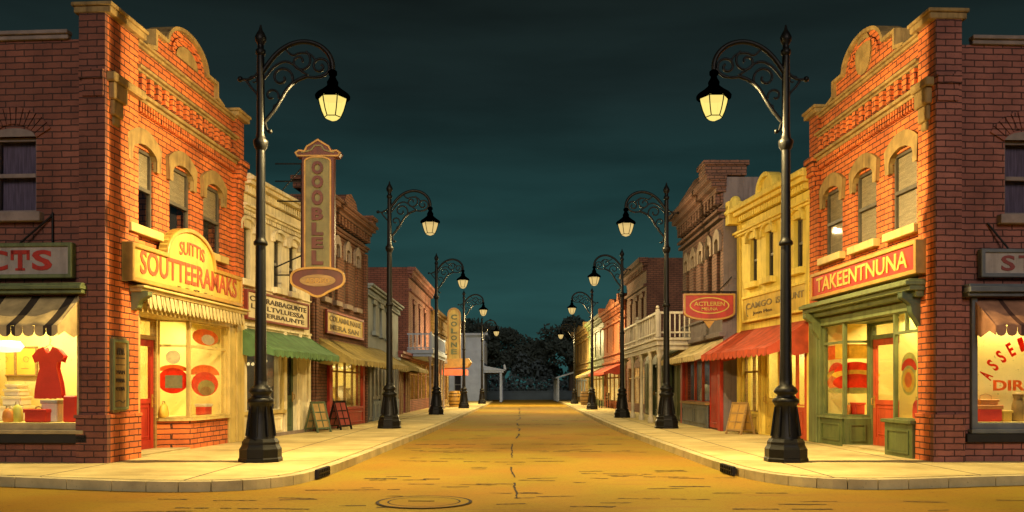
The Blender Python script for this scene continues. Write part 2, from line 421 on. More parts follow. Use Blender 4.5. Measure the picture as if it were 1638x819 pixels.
def text(s, mat, parent, fr, x0, x1, z0, z1, y, bold=.0, name='lettering', bend=0.0, depth=.012):
    """raised lettering fitted into a rectangle of the frame fr; bend lifts its middle"""
    cu = bpy.data.curves.new('t', 'FONT'); cu.body = s; cu.size = 1; cu.extrude = .5; cu.offset = bold
    cu.resolution_u = 3
    to = bpy.data.objects.new('t', cu); COL.objects.link(to)
    bpy.context.view_layer.update()
    me = bpy.data.meshes.new_from_object(to.evaluated_get(bpy.context.evaluated_depsgraph_get()))
    bpy.data.objects.remove(to); me.name = name
    xs = [v.co.x for v in me.vertices]; ys = [v.co.y for v in me.vertices]
    a, b, c, d = min(xs), max(xs), min(ys), max(ys)
    for v in me.vertices:
        t = (v.co.x-a)/(b-a); X = x0+(x1-x0)*t; Z = z0+(z1-z0)*(v.co.y-c)/(d-c)+bend*(1-(2*t-1)**2)
        v.co = (X, y-(v.co.z+.5)*depth, Z)
    me.materials.clear()
    for p in me.polygons: p.material_index = 0
    return link(name, me, mat, parent, fr)

def G(u, v):                                       # the pavement point seen at a pixel of the photograph
    Y = F*EYE/(v-CV); return Vector(((u-CU)*Y/F, Y))
def frame(ox, oy, dx, dy, z=0.0):
    d = Vector((dx, dy)).normalized()
    return Matrix(((d.x, -d.y, 0, ox), (d.y, d.x, 0, oy), (0, 0, 1, z), (0, 0, 0, 1)))
class Fac:
    """a wall plane: x along it to the reader's right, y into the wall, z up"""
    def __init__(s, a, b):
        s.a = Vector(a); s.b = Vector(b); s.w = (s.b-s.a).length; s.M = frame(s.a.x, s.a.y, s.b.x-s.a.x, s.b.y-s.a.y)
    def s(s, u, d=0.0):
        ex = (s.b-s.a).normalized(); ey = Vector((-ex.y, ex.x)); o = s.a+ey*d; k = (u-CU)/F
        # o + ex*t = (k*Y, Y)
        return (k*o.y-o.x)/(ex.x-k*ex.y)
    def pt(s, x, y):
        p = s.M @ Vector((x, y, 0)); return Vector((p.x, p.y))
    def sub(s, xa, ya, xb, yb): return Fac(s.pt(xa, ya), s.pt(xb, yb))

# ================================================================== the ground
struct(MB().quad((-700, -300, -.155), (700, -300, -.155), (700, 900, -.155), (-700, 900, -.155)).build('ground', M['ground']))
road = struct(MB().quad((-45, -25, -.13), (45, -25, -.13), (45, 92, -.13), (-45, 92, -.13)).build('road', M['road']))

def offset_line(P, d):
    P = [Vector(p) for p in P]; out = []
    for i in range(len(P)):
        t = (P[min(i+1, len(P)-1)]-P[max(i-1, 0)]).normalized()
        out.append(P[i]+Vector((-t.y, t.x))*d)
    return out
def smooth_line(P, k=2):
    P = [Vector(p) for p in P]
    for _ in range(k):
        Q = [P[0]]
        for a, b in zip(P, P[1:]): Q += [a*.75+b*.25, a*.25+b*.75]
        P = Q+[P[-1]]
    return P
KL = smooth_line([(-16, 12.7), (-8, 11.75), (-6.6, 11.5), (-5, 11.0), (-4.2, 10.85), (-3.5, 10.95), (-3.05, 11.4), (-2.88, 12.3), (-2.8, 14), (-2.7, 18), (-2.45, 26), (-2.25, 45), (-2.05, 64), (-2.0, 76)])
KR = smooth_line([(16, 12.7), (8, 11.85), (6.4, 11.6), (5, 11.2), (4.3, 11.1), (3.75, 11.4), (3.42, 12.2), (3.3, 13.5), (3.25, 18), (3.15, 26), (3.5, 45), (3.9, 64), (4.0, 76)])
for P, sgn, far in ((KL, 1, [(-16, 76)]), (KR, -1, [(16, 76)])):
    slab = [tuple(p) for p in offset_line(P, .022*sgn)]+far
    struct(MB().prism(slab, -.16, 0.0, 'z').build('pavement', M['walk']))
    A = P; B = offset_line(P, -.16*sgn); m = MB(); n = len(A); acc = 0
    for i in range(n-1):                            # kerb stones with open joints
        a0, a1, b0, b1 = A[i], A[i+1], B[i], B[i+1]
        t = (a1-a0).normalized()*(.012 if i % 2 == 0 else 0)
        m.prism([tuple(a0+t), tuple(a1), tuple(b1), tuple(b0+t)], -.16, -.004, 'z')
    struct(m.build('kerb', M['kerb']))

# cracks and worn lines in the road surface: thin dark broken ribbons
def crack_ribbon(m, pts, w, z=-.126):
    for i in range(len(pts)-1):
        a, b = Vector(pts[i]), Vector(pts[i+1])
        if (b-a).length < 1e-4: continue
        t = (b-a).normalized(); n = Vector((-t.y, t.x))
        w0 = w*random.uniform(.5, 1.7); w1 = w*random.uniform(.5, 1.7)
        m.quad((a.x+n.x*w0, a.y+n.y*w0, z), (b.x+n.x*w1, b.y+n.y*w1, z), (b.x-n.x*w1, b.y-n.y*w1, z), (a.x-n.x*w0, a.y-n.y*w0, z))
m = MB(); rng = random.Random(3)
def wander(x, y, dx, dy, ln, amp, w, gaps=.35):
    """a broken line from (x,y) along (dx,dy)"""
    d = Vector((dx, dy)).normalized(); nrm = Vector((-d.y, d.x)); p = 0; off = 0
    while p < ln:
        seg = rng.uniform(.12, .55)*max(1, ln/3); k = max(3, int(seg/.07)); pts = []
        for i in range(k+1):
            off += rng.uniform(-amp, amp); q = Vector((x, y))+d*(p+seg*i/k)+nrm*off; pts.append(tuple(q))
        crack_ribbon(m, pts, w); p += seg*(1+rng.random()*gaps*2)
y = 7.6
wander(.03, 7.7, .0, 1, 14.5, .008, .011, .7)      # the seam down the middle
wander(.05, 22, .01, 1, 30, .02, .02, .6)
for (px, py, ln, w) in ((-2.6, 10.9, 1.1, .012), (-.3, 10.6, .5, .010), (1.2, 10.1, .9, .011), (2.4, 10.6, 1.0, .012), (-1.4, 11.6, .8, .012), (.6, 9.4, .6, .009), (-3.4, 9.9, .8, .010), (3.2, 9.8, .7, .010), (-2.0, 15.3, 1.7, .02), (.35, 15.2, .5, .02), (1.4, 12.6, 2.0, .016), (1.0, 13.0, .9, .013), (-1.9, 17.6, 1.5, .025), (.5, 17.4, 1.6, .022), (-2.2, 19.6, 2.2, .03),
                        (.4, 19.8, 2.2, .03), (-2.1, 12.3, .9, .028), (-2.0, 12.1, .6, .016), (-1.5, 10.3, .5, .012), (2.3, 9.2, .7, .012), (2.9, 9.6, .6, .014), (-3.6, 9.3, 1.3, .012), (-4.9, 8.9, 1.5, .011),
                        (-5.4, 8.5, .9, .012), (-2.6, 8.6, .7, .011), (3.4, 8.7, .8, .012), (2.0, 11.3, .35, .02), (-.5, 11.6, .15, .012), (2.0, 8.4, .5, .011), (3.9, 8.3, .7, .01), (-3.1, 8.1, .5, .01), (1.0, 24, 1.6, .03), (-1.9, 26, 1.5, .03), (-.6, 30, 2.0, .04), (.7, 34, 2.2, .045), (-1.9, 40, 2.5, .05), (.5, 46, 2.5, .05), (-1.6, 54, 3, .06)):
    wander(px, py, 1, rng.uniform(-.14, .14), ln, .010, w*1.3, .5)
for i in range(130):                                 # pits and scraps
    x = rng.uniform(-5.5, 5.5); yy = rng.uniform(7.6, 24); s = rng.uniform(.04, .16)
    if yy > 10.2 and abs(x) > 2.4: continue
    wander(x, yy, 1, rng.uniform(-.3, .3), s, .006, .009+yy*.0006, 0)
struct(m.build('road_cracks', M['crack']))
# round cover let into the road, near the camera
t = thing('manhole_cover', 'round worn manhole cover let into the road in the foreground', 'manhole cover', Matrix.Translation((-1.0, 9.75, -.128)) @ Matrix.Scale(1.12, 4))
for r0, r1 in ((.445, .478), (.345, .365)):
    mm = MB()
    for k in range(40):
        a, b = 2*math.pi*k/40, 2*math.pi*(k+1)/40
        mm.add([(r0*math.cos(a), r0*math.sin(a), .008), (r1*math.cos(a), r1*math.sin(a), .008), (r1*math.cos(b), r1*math.sin(b), .008), (r0*math.cos(b), r0*math.sin(b), .008)], [(0, 1, 2, 3)])
    mm.build('rim_groove', M['crack'], t)
MB().lathe([(.45, .0), (.45, .006), (.44, .007)], n=40).build('lid', M['road'], t)
MB().box(-.16, .1, .02, .035, .007, .012).build('lifting_slot', M['crack'], t)
# drain openings in both kerbs
for (x, yv, sg, lab) in ((-2.93, 12.45, 1, 'dark storm drain opening in the kerb by the left street lamp'), (3.36, 12.9, -1, 'dark storm drain opening in the kerb by the right street lamp')):
    t = thing('storm_drain', lab, 'storm drain', frame(x+sg*.215, yv, .05*sg, 1), 'storm drains in the kerbs')
    MB().box(-.32, .32, -.016*sg, .03*sg, -.12, .012).build('drain_mouth', M['black'], t, bevel=.006)  # solid black block standing for the open drain
    g = MB()
    for k in range(7): g.box(-.27+k*.09-.008, -.27+k*.09+.008, -.03*sg, -.012*sg, -.11, .0)
    g.box(-.29, .29, -.03*sg, -.012*sg, -.06, -.045); g.build('grate', M['iron'], t)

# ================================================================== street lamps
def spiral(cx, cz, r0, r1, a0, a1, n=22):
    return [(cx+(r0+(r1-r0)*i/n)*math.cos(R(a0+(a1-a0)*i/n)), 0, cz+(r0+(r1-r0)*i/n)*math.sin(R(a0+(a1-a0)*i/n))) for i in range(n+1)]
def lamp_post(w, label, power, glass, sy):
    t = thing('street_lamp', label, 'street lamp', w, 'cast iron street lamps along both pavements')
    it = M['iron']
    b = MB()
    b.lathe([(.34, 0), (.34, .05), (.325, .07), (.325, .20), (.30, .235), (.285, .27), (.285, .31), (.25, .36)], n=8, smooth=False, rot=R(22.5))
    b.lathe([(.235, .35), (.215, .42), (.175, .72), (.165, .86), (.185, .90)], n=12, smooth=True)
    for k in range(8):
        q = 2*math.pi*k/8; c, s_ = math.cos(q), math.sin(q)
        b.tube([(.228*c, .228*s_, .40), (.19*c, .19*s_, .72), (.17*c, .17*s_, .86)], [.02, .016, .012], 5)
    b.build('base', it, t)
    p = MB().lathe([(.18, .90), (.205, .93), (.205, .97), (.16, 1.0), (.13, 1.04), (.175, 1.075), (.185, 1.10), (.16, 1.15), (.10, 1.20), (.10, 1.28), (.09, 1.6), (.080, 3.40)], n=16)
    p.lathe([(.08, 3.38), (.11, 3.40), (.11, 3.44), (.08, 3.48), (.076, 3.52), (.068, 4.90)], n=14)
    p.build('pole', it, t)
    c = MB().lathe([(.07, 4.88), (.10, 4.93), (.115, 4.99), (.115, 5.03), (.075, 5.07), (.07, 5.12), (.064, 5.16), (.058, 6.36)], n=14)
    c.lathe([(.05, 6.36), (.078, 6.40), (.078, 6.45), (.05, 6.48), (.05, 6.54), (.085, 6.60), (.092, 6.65), (.06, 6.72), (.03, 6.77), (.012, 6.85)], n=12)
    c.build('finial', it, t)
    a = MB()
    top = [(0, 0, 6.06), (.10, 0, 6.22), (.26, 0, 6.42), (.46, 0, 6.55), (.68, 0, 6.60), (.90, 0, 6.55), (1.06, 0, 6.42), (1.13, 0, 6.26), (1.13, 0, 6.12)]
    top = [(x, 0, z) for x, z in smooth_line([(q[0], q[2]) for q in top])]
    a.tube(top, .040, 8)
    low = [(.04, 5.30), (.10, 5.38), (.22, 5.52), (.33, 5.70), (.42, 5.86), (.56, 5.98), (.72, 6.04)]
    a.tube([(x, 0, z) for x, z in smooth_line(low)], .030, 7)
    a.tube([(x, 0, z) for x, z in smooth_line([(.72, 6.04), (.86, 6.02), (1.0, 6.06), (1.10, 6.16)])], .022, 6)
    a.tube(spiral(.93, 6.20, .17, .035, -95, 420), .021, 6)
    a.tube(spiral(.62, 6.28, .18, .03, 60, -380), .020, 6)
    a.tube(spiral(.33, 6.02, .20, .04, -60, 380), .021, 6)
    a.tube(spiral(.17, 5.74, .12, .03, -20, 300), .019, 6)
    a.tube([(x, 0, z) for x, z in smooth_line([(.05, 6.0), (.22, 6.22), (.42, 6.30), (.60, 6.16), (.74, 6.06)])], .020, 6)
    a.tube([(x, 0, z) for x, z in smooth_line([(.40, 6.46), (.50, 6.36), (.62, 6.42), (.78, 6.40), (.86, 6.30)])], .018, 6)
    a.tube([(.03, 0, 5.44), (.10, 0, 5.20), (.14, 0, 5.16)], .021, 6); a.ball((.15, 0, 5.18), .035, 8)
    a.tube([(.20, 0, 5.50), (.21, 0, 5.58), (.26, 0, 5.60)], .02, 6)
    a.build('arm', it, t)
    k = MB()
    k.tube([(x, 0, z) for x, z in smooth_line([(0, 6.16), (-.10, 6.03), (-.20, 5.99), (-.30, 6.0)])], .020, 6)
    k.tube([(x, 0, z) for x, z in smooth_line([(0, 5.66), (-.06, 5.78), (-.14, 5.86), (-.22, 5.97)])], .021, 6)
    k.tube(spiral(-.11, 5.98, .09, .02, 200, -120), .012, 5)
    k.ball((-.32, 0, 6.0), .045, 8)
    k.build('rear_scroll', it, t)
    lx = 1.13
    ln = MB().lathe([(.03, 6.15), (.07, 6.12), (.07, 6.07), (.045, 6.04), (.06, 6.0), (.09, 5.95), (.085, 5.90), (.10, 5.88), (.17, 5.82), (.25, 5.765), (.275, 5.73), (.27, 5.70), (.235, 5.705)], (lx, 0, 0), 18)
    lan = ln.build('lantern_cap', M['nolight'], t)
    g = MB(); n = 6; r0, r1, z0, z1 = .222, .125, 5.71, 5.40
    g.lathe([(r0, z0), (.205, 5.62), (.17, 5.50), (r1, z1), (.09, 5.375), (.03, 5.35)], (lx, 0, 0), n, False)
    g.build('lantern_glass', glass, lan)
    f = MB()
    for q in range(6):
        an = 2*math.pi*q/6; cc, ss = math.cos(an), math.sin(an)
        f.tube([(lx+r*cc, r*ss, z) for r, z in ((r0+.004, z0), (.209, 5.62), (.174, 5.50), (r1+.004, z1))], .009, 5)
    f.tube([(lx+.132*math.cos(2*math.pi*q/6), .132*math.sin(2*math.pi*q/6), 5.40) for q in range(7)], .008, 5)
    f.build('lantern_frame', M['nolight'], lan)
    MB().lathe([(.01, 5.69), (.224, 5.69), (.224, 5.70), (.01, 5.70)], (lx, 0, 0), 18, False).build('cap_light_stop', M['nolight'], lan)  # added black disc hiding the lamp-lit inside of the cap
    return t
def lamp_light(w, power):
    # a spot is added to light the ground; the bare bulb shines all round
    for kind, k, z in (('SPOT', 1.0, 5.60), ('POINT', .65, 5.53)):
        d = bpy.data.lights.new('lamp_light', kind); d.energy = power*k; d.color = LAMP_COL; d.shadow_soft_size = .025
        if kind == 'SPOT': d.spot_size = R(176); d.spot_blend = .5
        o = bpy.data.objects.new('lamp_light', d); COL.objects.link(o); o.matrix_world = Matrix.Translation(w @ Vector((1.13, 0, z)))
LL = ['nearest left street lamp, black iron, beside the yellow arched shop sign', 'second left street lamp, standing before the brown building with the red shopfront', 'third left street lamp, standing before the lit shop under the balcony',
      'fourth left street lamp, just right of the tall yellow marquee', 'farthest left street lamp, standing before the pale blue house']
LR = ['nearest right street lamp, black iron, beside the red awning of the yellow building', 'second right street lamp, right of the white porch corner post', 'third right street lamp, left of the white porch, before the red brick building',
      'fourth right street lamp, standing by the lit yellow shopfronts', 'farthest right street lamp, by the low porch at the end of the row']
PL = [(417, 738, 40), (623, 685, 290), (698, 663, 405), (742, 653, 464), (771, 646, 507)]
PR = [(1257, 738, 40), (1066, 685, 292), (995, 668, 398), (947, 655, 460), (919, 646, 513)]
proto = {}
for P, LAB, ang in ((PL, LL, 0), (PR, LR, 180)):
    for i, (u, v, tv) in enumerate(P):
        g = G(u, v); H = EYE+(CV-tv)*g.y/F
        w = Matrix.Translation((g.x, g.y, 0)) @ Matrix.Rotation(R(ang), 4, 'Z') @ Matrix.Scale(H/6.85, 4)
        key = 'near' if i == 0 else 'far'
        if key not in proto: proto[key] = lamp_post(w, LAB[i], 0, M['lantern'] if i == 0 else M['lantern_dim'], H)
        else: copy_tree(proto[key], w, LAB[i])
        lamp_light(w, POWER[i])

# ================================================================== building kit
def wall_open(m, x0, x1, z0, z1, holes, y=0.0, rev=.16):
    """a wall face with rectangular holes and their reveals"""
    xs = sorted({x0, x1, *[h[0] for h in holes], *[h[1] for h in holes]}); zs = sorted({z0, z1, *[h[2] for h in holes], *[h[3] for h in holes]})
    for a, b in zip(xs, xs[1:]):
        for c, d in zip(zs, zs[1:]):
            if any(h[0]-1e-6 <= a and b <= h[1]+1e-6 and h[2]-1e-6 <= c and d <= h[3]+1e-6 for h in holes): continue
            m.quad((a, y, c), (b, y, c), (b, y, d), (a, y, d))
    for a, b, c, d in holes:
        e = y+rev
        m.quad((a, y, c), (a, e, c), (a, e, d), (a, y, d)); m.quad((b, y, c), (b, y, d), (b, e, d), (b, e, c))
        m.quad((a, y, d), (a, e, d), (b, e, d), (b, y, d)); m.quad((a, y, c), (b, y, c), (b, e, c), (a, e, c))
    return m
def shell(f, root, h, depth, mat, skip='', z0=-.1, names=('side_wall', 'rear_wall')):
    """the walls behind the front, and the flat roof"""
    w = f.w; m = MB()
    if 'n' not in skip: m.quad((0, 0, z0), (0, depth, z0), (0, depth, h), (0, 0, h))
    if 'f' not in skip: m.quad((w, 0, z0), (w, depth, z0), (w, depth, h), (w, 0, h))
    m.quad((0, depth, z0), (w, depth, z0), (w, depth, h), (0, depth, h))
    m.build('side_wall', mat, root, f.M)
    MB().box(.01, w-.01, .01, depth-.01, h-.32, h-.26).build('roof', M['roof'], root, f.M)
def sash(f, root, x0, x1, z0, z1, fmat, pane, back=None, y=.09, lintel=None, sill=None, mat2=None, mid=.5, vbar=False, blind=0.0, rise=.12):
    """a sash window in a hole of the wall"""
    t = .05; m = MB()
    m.box(x0, x0+t, y, y+.07, z0, z1); m.box(x1-t, x1, y, y+.07, z0, z1)
    m.box(x0+t, x1-t, y, y+.07, z0, z0+t); m.box(x0+t, x1-t, y, y+.07, z1-t, z1)
    zm = z0+(z1-z0)*mid; m.box(x0+t, x1-t, y-.012, y+.06, zm-.03, zm+.03)
    if vbar: m.box((x0+x1)/2-.014, (x0+x1)/2+.014, y+.005, y+.055, z0+t, zm-.03); m.box((x0+x1)/2-.014, (x0+x1)/2+.014, y+.005, y+.055, zm+.03, z1-t)
    w = m.build('window', fmat, root, f.M)
    MB().box(x0+t-.005, x1-t+.005, y+.03, y+.036, z0+t-.005, zm-.025).build('pane', pane, w); MB().box(x0+t-.005, x1-t+.005, y+.028, y+.034, zm+.025, z1-t+.005).build('pane', pane, w)
    if back is not None: MB().quad((x0-.02, y+.22, z0-.02), (x1+.02, y+.22, z0-.02), (x1+.02, y+.22, z1+.02), (x0-.02, y+.22, z1+.02)).build('dark_room', back, w)
    if blind: MB().box(x0+t, x1-t, y+.05, y+.06, z1-(z1-z0)*blind, z1-.02).build('blind', M['blind'], w)
    if lintel == 'arch':
        e = .13; hw = (x1-x0)/2+e; xm = (x0+x1)/2; th = .27
        inn = [(xm-hw+2*hw*i/12, z1-.16+(rise+.10)*(1-(2*i/12-1)**2)) for i in range(13)]
        out = [(p[0]+(.03*(2*i/12-1)), p[1]+th-.02) for i, p in enumerate(inn)]
        MB().prism([(xm-hw+.005, z1-.30)]+inn[:1]+out+inn[-1:]+[(xm+hw-.005, z1-.30), (x1-.0, z1-.30), (x1, z1-.12)]+[(min(max(p[0], x0), x1), p[1]) for p in reversed(inn[2:-2])]+[(x0, z1-.12), (x0, z1-.30)], -.075, .06).build('lintel', mat2, w, bevel=.008)
    elif lintel == 'flat':
        MB().box(x0-.10, x1+.10, -.06, .05, z1-.01, z1+.17).box(x0-.14, x1+.14, -.10, .05, z1+.17, z1+.23).build('lintel', mat2, w)
    elif lintel == 'hood':
        xm = (x0+x1)/2; hw = (x1-x0)/2
        pts = [(x0-.10, z1-.10), (x0-.10, z1)]+arc(xm, z1, hw+.10, 180, 0, 10, .16)[1:-1]+[(x1+.10, z1), (x1+.10, z1-.10)]
        MB().ribbon(pts, .07, -.09, .04).prism([(x0-.02, z1-.02)]+arc(xm, z1, hw+.09, 180, 0, 10, .15)+[(x1+.02, z1-.02)], -.03, .05).build('lintel', mat2, w)
    if sill: MB().box(x0-.13, x1+.13, -.13, .10, z0-.15, z0-.005).build('sill', sill, w, bevel=.01)
    return w
def cornice(f, root, steps, mat, dent=None, x0=0.0, x1=None, name='cornice', dmat=None):
    """stepped mouldings: (z0, z1, projection) bands, with an optional row of dentils (z0, z1, projection, count)"""
    x1 = f.w if x1 is None else x1; m = MB()
    for a, b, p in steps: m.box(x0-p*.3, x1+p*.3, -p, .06, a, b)
    c = split_build(m, name, mat, root, f.M, bevel=.008)[0]
    if dent:
        a, b, p, n = dent; d = MB(); st = (x1-x0)/n
        for i in range(n): d.box(x0+st*(i+.25), x0+st*(i+.75), -p, .03, a, b)
        d.box(x0, x1, -p*.35, .02, a, b); d.build('dentils', dmat or mat, c)
    return c
def panelled(m, x0, x1, z0, z1, y, d=.02, b=.09):
    m.box(x0, x1, y, y+.05, z0, z1)
    m.ribbon([(x0+b, z0+b), (x0+b, z1-b), (x1-b, z1-b), (x1-b, z0+b)], -.028, y-d, y+.01, True)
def door(f, root, x0, x1, z0, z1, y, mat, glassmat, mid=.42, name='door', back=None):
    t = .12; zl = z0+(z1-z0)*mid; m = MB()
    m.box(x0, x0+t, y, y+.05, z0, z1); m.box(x1-t, x1, y, y+.05, z0, z1); m.box(x0+t, x1-t, y, y+.05, z1-t, z1)
    m.box(x0+t, x1-t, y, y+.05, z0, z0+.16); m.box(x0+t, x1-t, y, y+.05, zl-.09, zl); m.box(x0+t, x1-t, y+.022, y+.045, z0+.16, zl-.09)
    m.ribbon([(x0+t+.05, z0+.21), (x0+t+.05, zl-.14), (x1-t-.05, zl-.14), (x1-t-.05, z0+.21)], -.025, y+.006, y+.03, True)
    d = m.build(name, mat, root, f.M, bevel=.004)
    MB().box(x0+t-.003, x1-t+.003, y+.02, y+.026, zl-.003, z1-t+.003).build('pane', glassmat, d)
    if back is not None: MB().quad((x0, y+.06, z0), (x1, y+.06, z0), (x1, y+.06, z1), (x0, y+.06, z1)).build('dark_room', back, d)
    hx = x1-t/2 if f.side == 'L' else x0+t/2
    MB().box(hx-.02, hx+.02, y-.012, y, zl-.16, zl+.08).tube([(hx, y-.01, zl-.10), (hx, y-.06, zl-.09), (hx, y-.06, zl+.02), (hx, y-.01, zl+.03)], .011, 6).build('handle', M['gold'], d)
    return d
def glazing(f, root, xs, zs, fmat, pane, y=0.0, t=.045, d=.07, name='shop_window'):
    """a frame of posts at xs and bars at zs, with one pane behind it all"""
    m = MB()
    for x in xs: m.box(x-t/2, x+t/2, y, y+d, zs[0], zs[-1])
    for z in zs:
        for a, b in zip(xs, xs[1:]): m.box(a+t/2, b-t/2, y+.004, y+d-.004, max(zs[0], z-t/2), min(zs[-1], z+t/2))
    w = m.build(name, fmat, root, f.M)
    MB().box(xs[0], xs[-1], y+d*.5, y+d*.5+.006, zs[0], zs[-1]).build('pane', pane, w)
    return w
def lit_room(f, root, x0, x1, y0, y1, z0, z1, mat=None, power=60, name='shop_room', skip_near=False, lx=None, size=None, sidecol=None):
    """the inside of a shop window with its ceiling light"""
    m = MB()
    m.quad((x0, y1, z0), (x1, y1, z0), (x1, y1, z1), (x0, y1, z1))
    m.quad((x0, y0, z0), (x0, y1, z0), (x0, y1, z1), (x0, y0, z1)); m.quad((x1, y0, z0), (x1, y0, z1), (x1, y1, z1), (x1, y1, z0))
    m.quad((x0, y0, z0), (x1, y0, z0), (x1, y1, z0), (x0, y1, z0)); m.quad((x0, y0, z1), (x0, y1, z1), (x1, y1, z1), (x1, y0, z1))
    o = m.build(name, mat or M['room'], root, f.M)
    if power:
        d = bpy.data.lights.new('shop_light', 'AREA'); d.shape = 'RECTANGLE'; d.size = (x1-x0)*.8; d.size_y = .16; d.energy = power*SHOP_GAIN; d.color = SHOP_COL
        lo = bpy.data.objects.new('shop_light', d); COL.objects.link(lo)
        lo.matrix_world = f.M @ Matrix.Translation(((x0+x1)/2, y0+(y1-y0)*.18+.06, z1-.07)) @ Matrix.Rotation(R(28), 4, 'X')
    return o
def awning(f, label, x0, x1, zt, zb, proj, mat, val=.15, n=14, group='shop awnings', name='awning', side_mat=None, folds=True):
    """a sloping canvas awning: sheet, scalloped valance, closed ends and the arms below"""
    t = thing(name, label, 'awning', f.M @ Matrix.Translation((x0, 0, 0)), group); w = x1-x0; m = MB()
    nx = 24; ny = 6; P = []
    for i in range(nx+1):
        for j in range(ny+1):
            k = j/ny; sag = .035*math.sin(math.pi*k)*(1 if folds else .3)+.018*math.cos(2*math.pi*i*n/2/nx)*k*(1 if folds else 0)
            P.append((w*i/nx, -proj*k-.005, zt+(zb-zt)*k-sag))
    m.add(P, [(i*(ny+1)+j, (i+1)*(ny+1)+j, (i+1)*(ny+1)+j+1, i*(ny+1)+j+1) for i in range(nx) for j in range(ny)], True)
    c = m.build('canopy', mat, t)
    so = c.modifiers.new('thickness', 'SOLIDIFY'); so.thickness = .012
    v = MB(); s = w/n
    for i in range(n):
        a = i*s; pts = [(a+.004, zb), (a+s-.004, zb)]+[(a+s/2+(s/2-.004)*math.cos(R(q)), zb-val*.55-val*.45*math.sin(R(q))) for q in range(0, 181, 30)]
        v.prism(pts, -proj-.014, -proj-.006)
    v.build('valance', mat, t)
    e = MB()
    for x in (.006, w-.006):
        e.prism([(0, zt), (-proj, zb), (-proj, zb-val*.9), (-proj*.72, zb-val*.45), (-proj*.35, zb-val*.95), (0, zb-val*.5)], x-.005, x+.005, 'x')
    split_build(e, 'end_panel', side_mat or mat, t)
    a = MB()
    for x in (.05, w-.05): a.tube([(x, -.02, zb-.05), (x, -proj+.02, zb-.02)], .014, 6)
    split_build(a, 'support_arm', M['iron'], t)
    return t
def sign_board(f, label, x0, x1, z0, z1, face, rim, y=-.02, th=.12, b=.07, name='shop_sign', group='painted shop signs', rimth=.03):
    t = thing(name, label, 'shop sign', f.M @ Matrix.Translation(((x0+x1)/2, y, z0)), group)
    fm = f.M
    MB().box(x0+.005, x1-.005, y-th+.02, y, z0+.005, z1-.005).build('board', face, t, fm)
    MB().ribbon([(x0, z0), (x0, z1), (x1, z1), (x1, z0)], -b, y-th-rimth+.02, y-.006, True).build('sign_frame', rim, t, fm, bevel=.008)
    return t, fm, y-th+.02
def mk(name, label, cat, a, b, side, skipz=False):
    """a building root whose frame reads left to right for someone in front of it"""
    f = Fac(a, b) if side == 'L' else Fac(b, a)
    f.side = side
    root = thing(name, label, cat, f.M, 'buildings along the street')
    return f, root
def side_frame(f, xa, ya, xb, yb):
    s = f.sub(xa, ya, xb, yb); s.side = f.side; return s

# ================================================================== the two corner shops
def pediment(f, root, xc, r, sh, zb, zs, zp, wallm, capm, oval):
    """curved brick gable on the parapet, with its coping and a stone medallion"""
    ar = arc(xc, zs+.02, r, 180, 0, 18, zp-zs-.02)
    out = [(xc-sh-.35, zb), (xc-sh, zb+.08), (xc-sh, zs-.02), (xc-r-.06, zs-.02), (xc-r, zs+.02)]+ar[1:-1]+[(xc+r, zs+.02), (xc+r+.06, zs-.02), (xc+sh, zs-.02), (xc+sh, zb+.08), (xc+sh+.35, zb)]
    p = MB().prism(out, -.03, .26).build('gable', wallm, root, f.M)
    MB().ribbon(out, .065, -.11, .34).build('gable_coping', capm, p)
    MB().ribbon(arc(xc, zs-.06, r*.72, 180, 0, 16, (zp-zs)*.80), .05, -.075, 0).build('gable_moulding', wallm, p, bevel=.006)
    q = [(xc+r*.40*math.cos(2*math.pi*i/20), zs+.10+(r*.40 if oval else .20)*(1.15 if oval else 1)*math.sin(2*math.pi*i/20)) for i in range(20)]
    if not oval: q = arc(xc, zs-.06, r*.55, 180, 0, 14, (zp-zs)*.58)
    MB().prism(q, -.06, 0).build('medallion', M['stone'], p, bevel=.008)
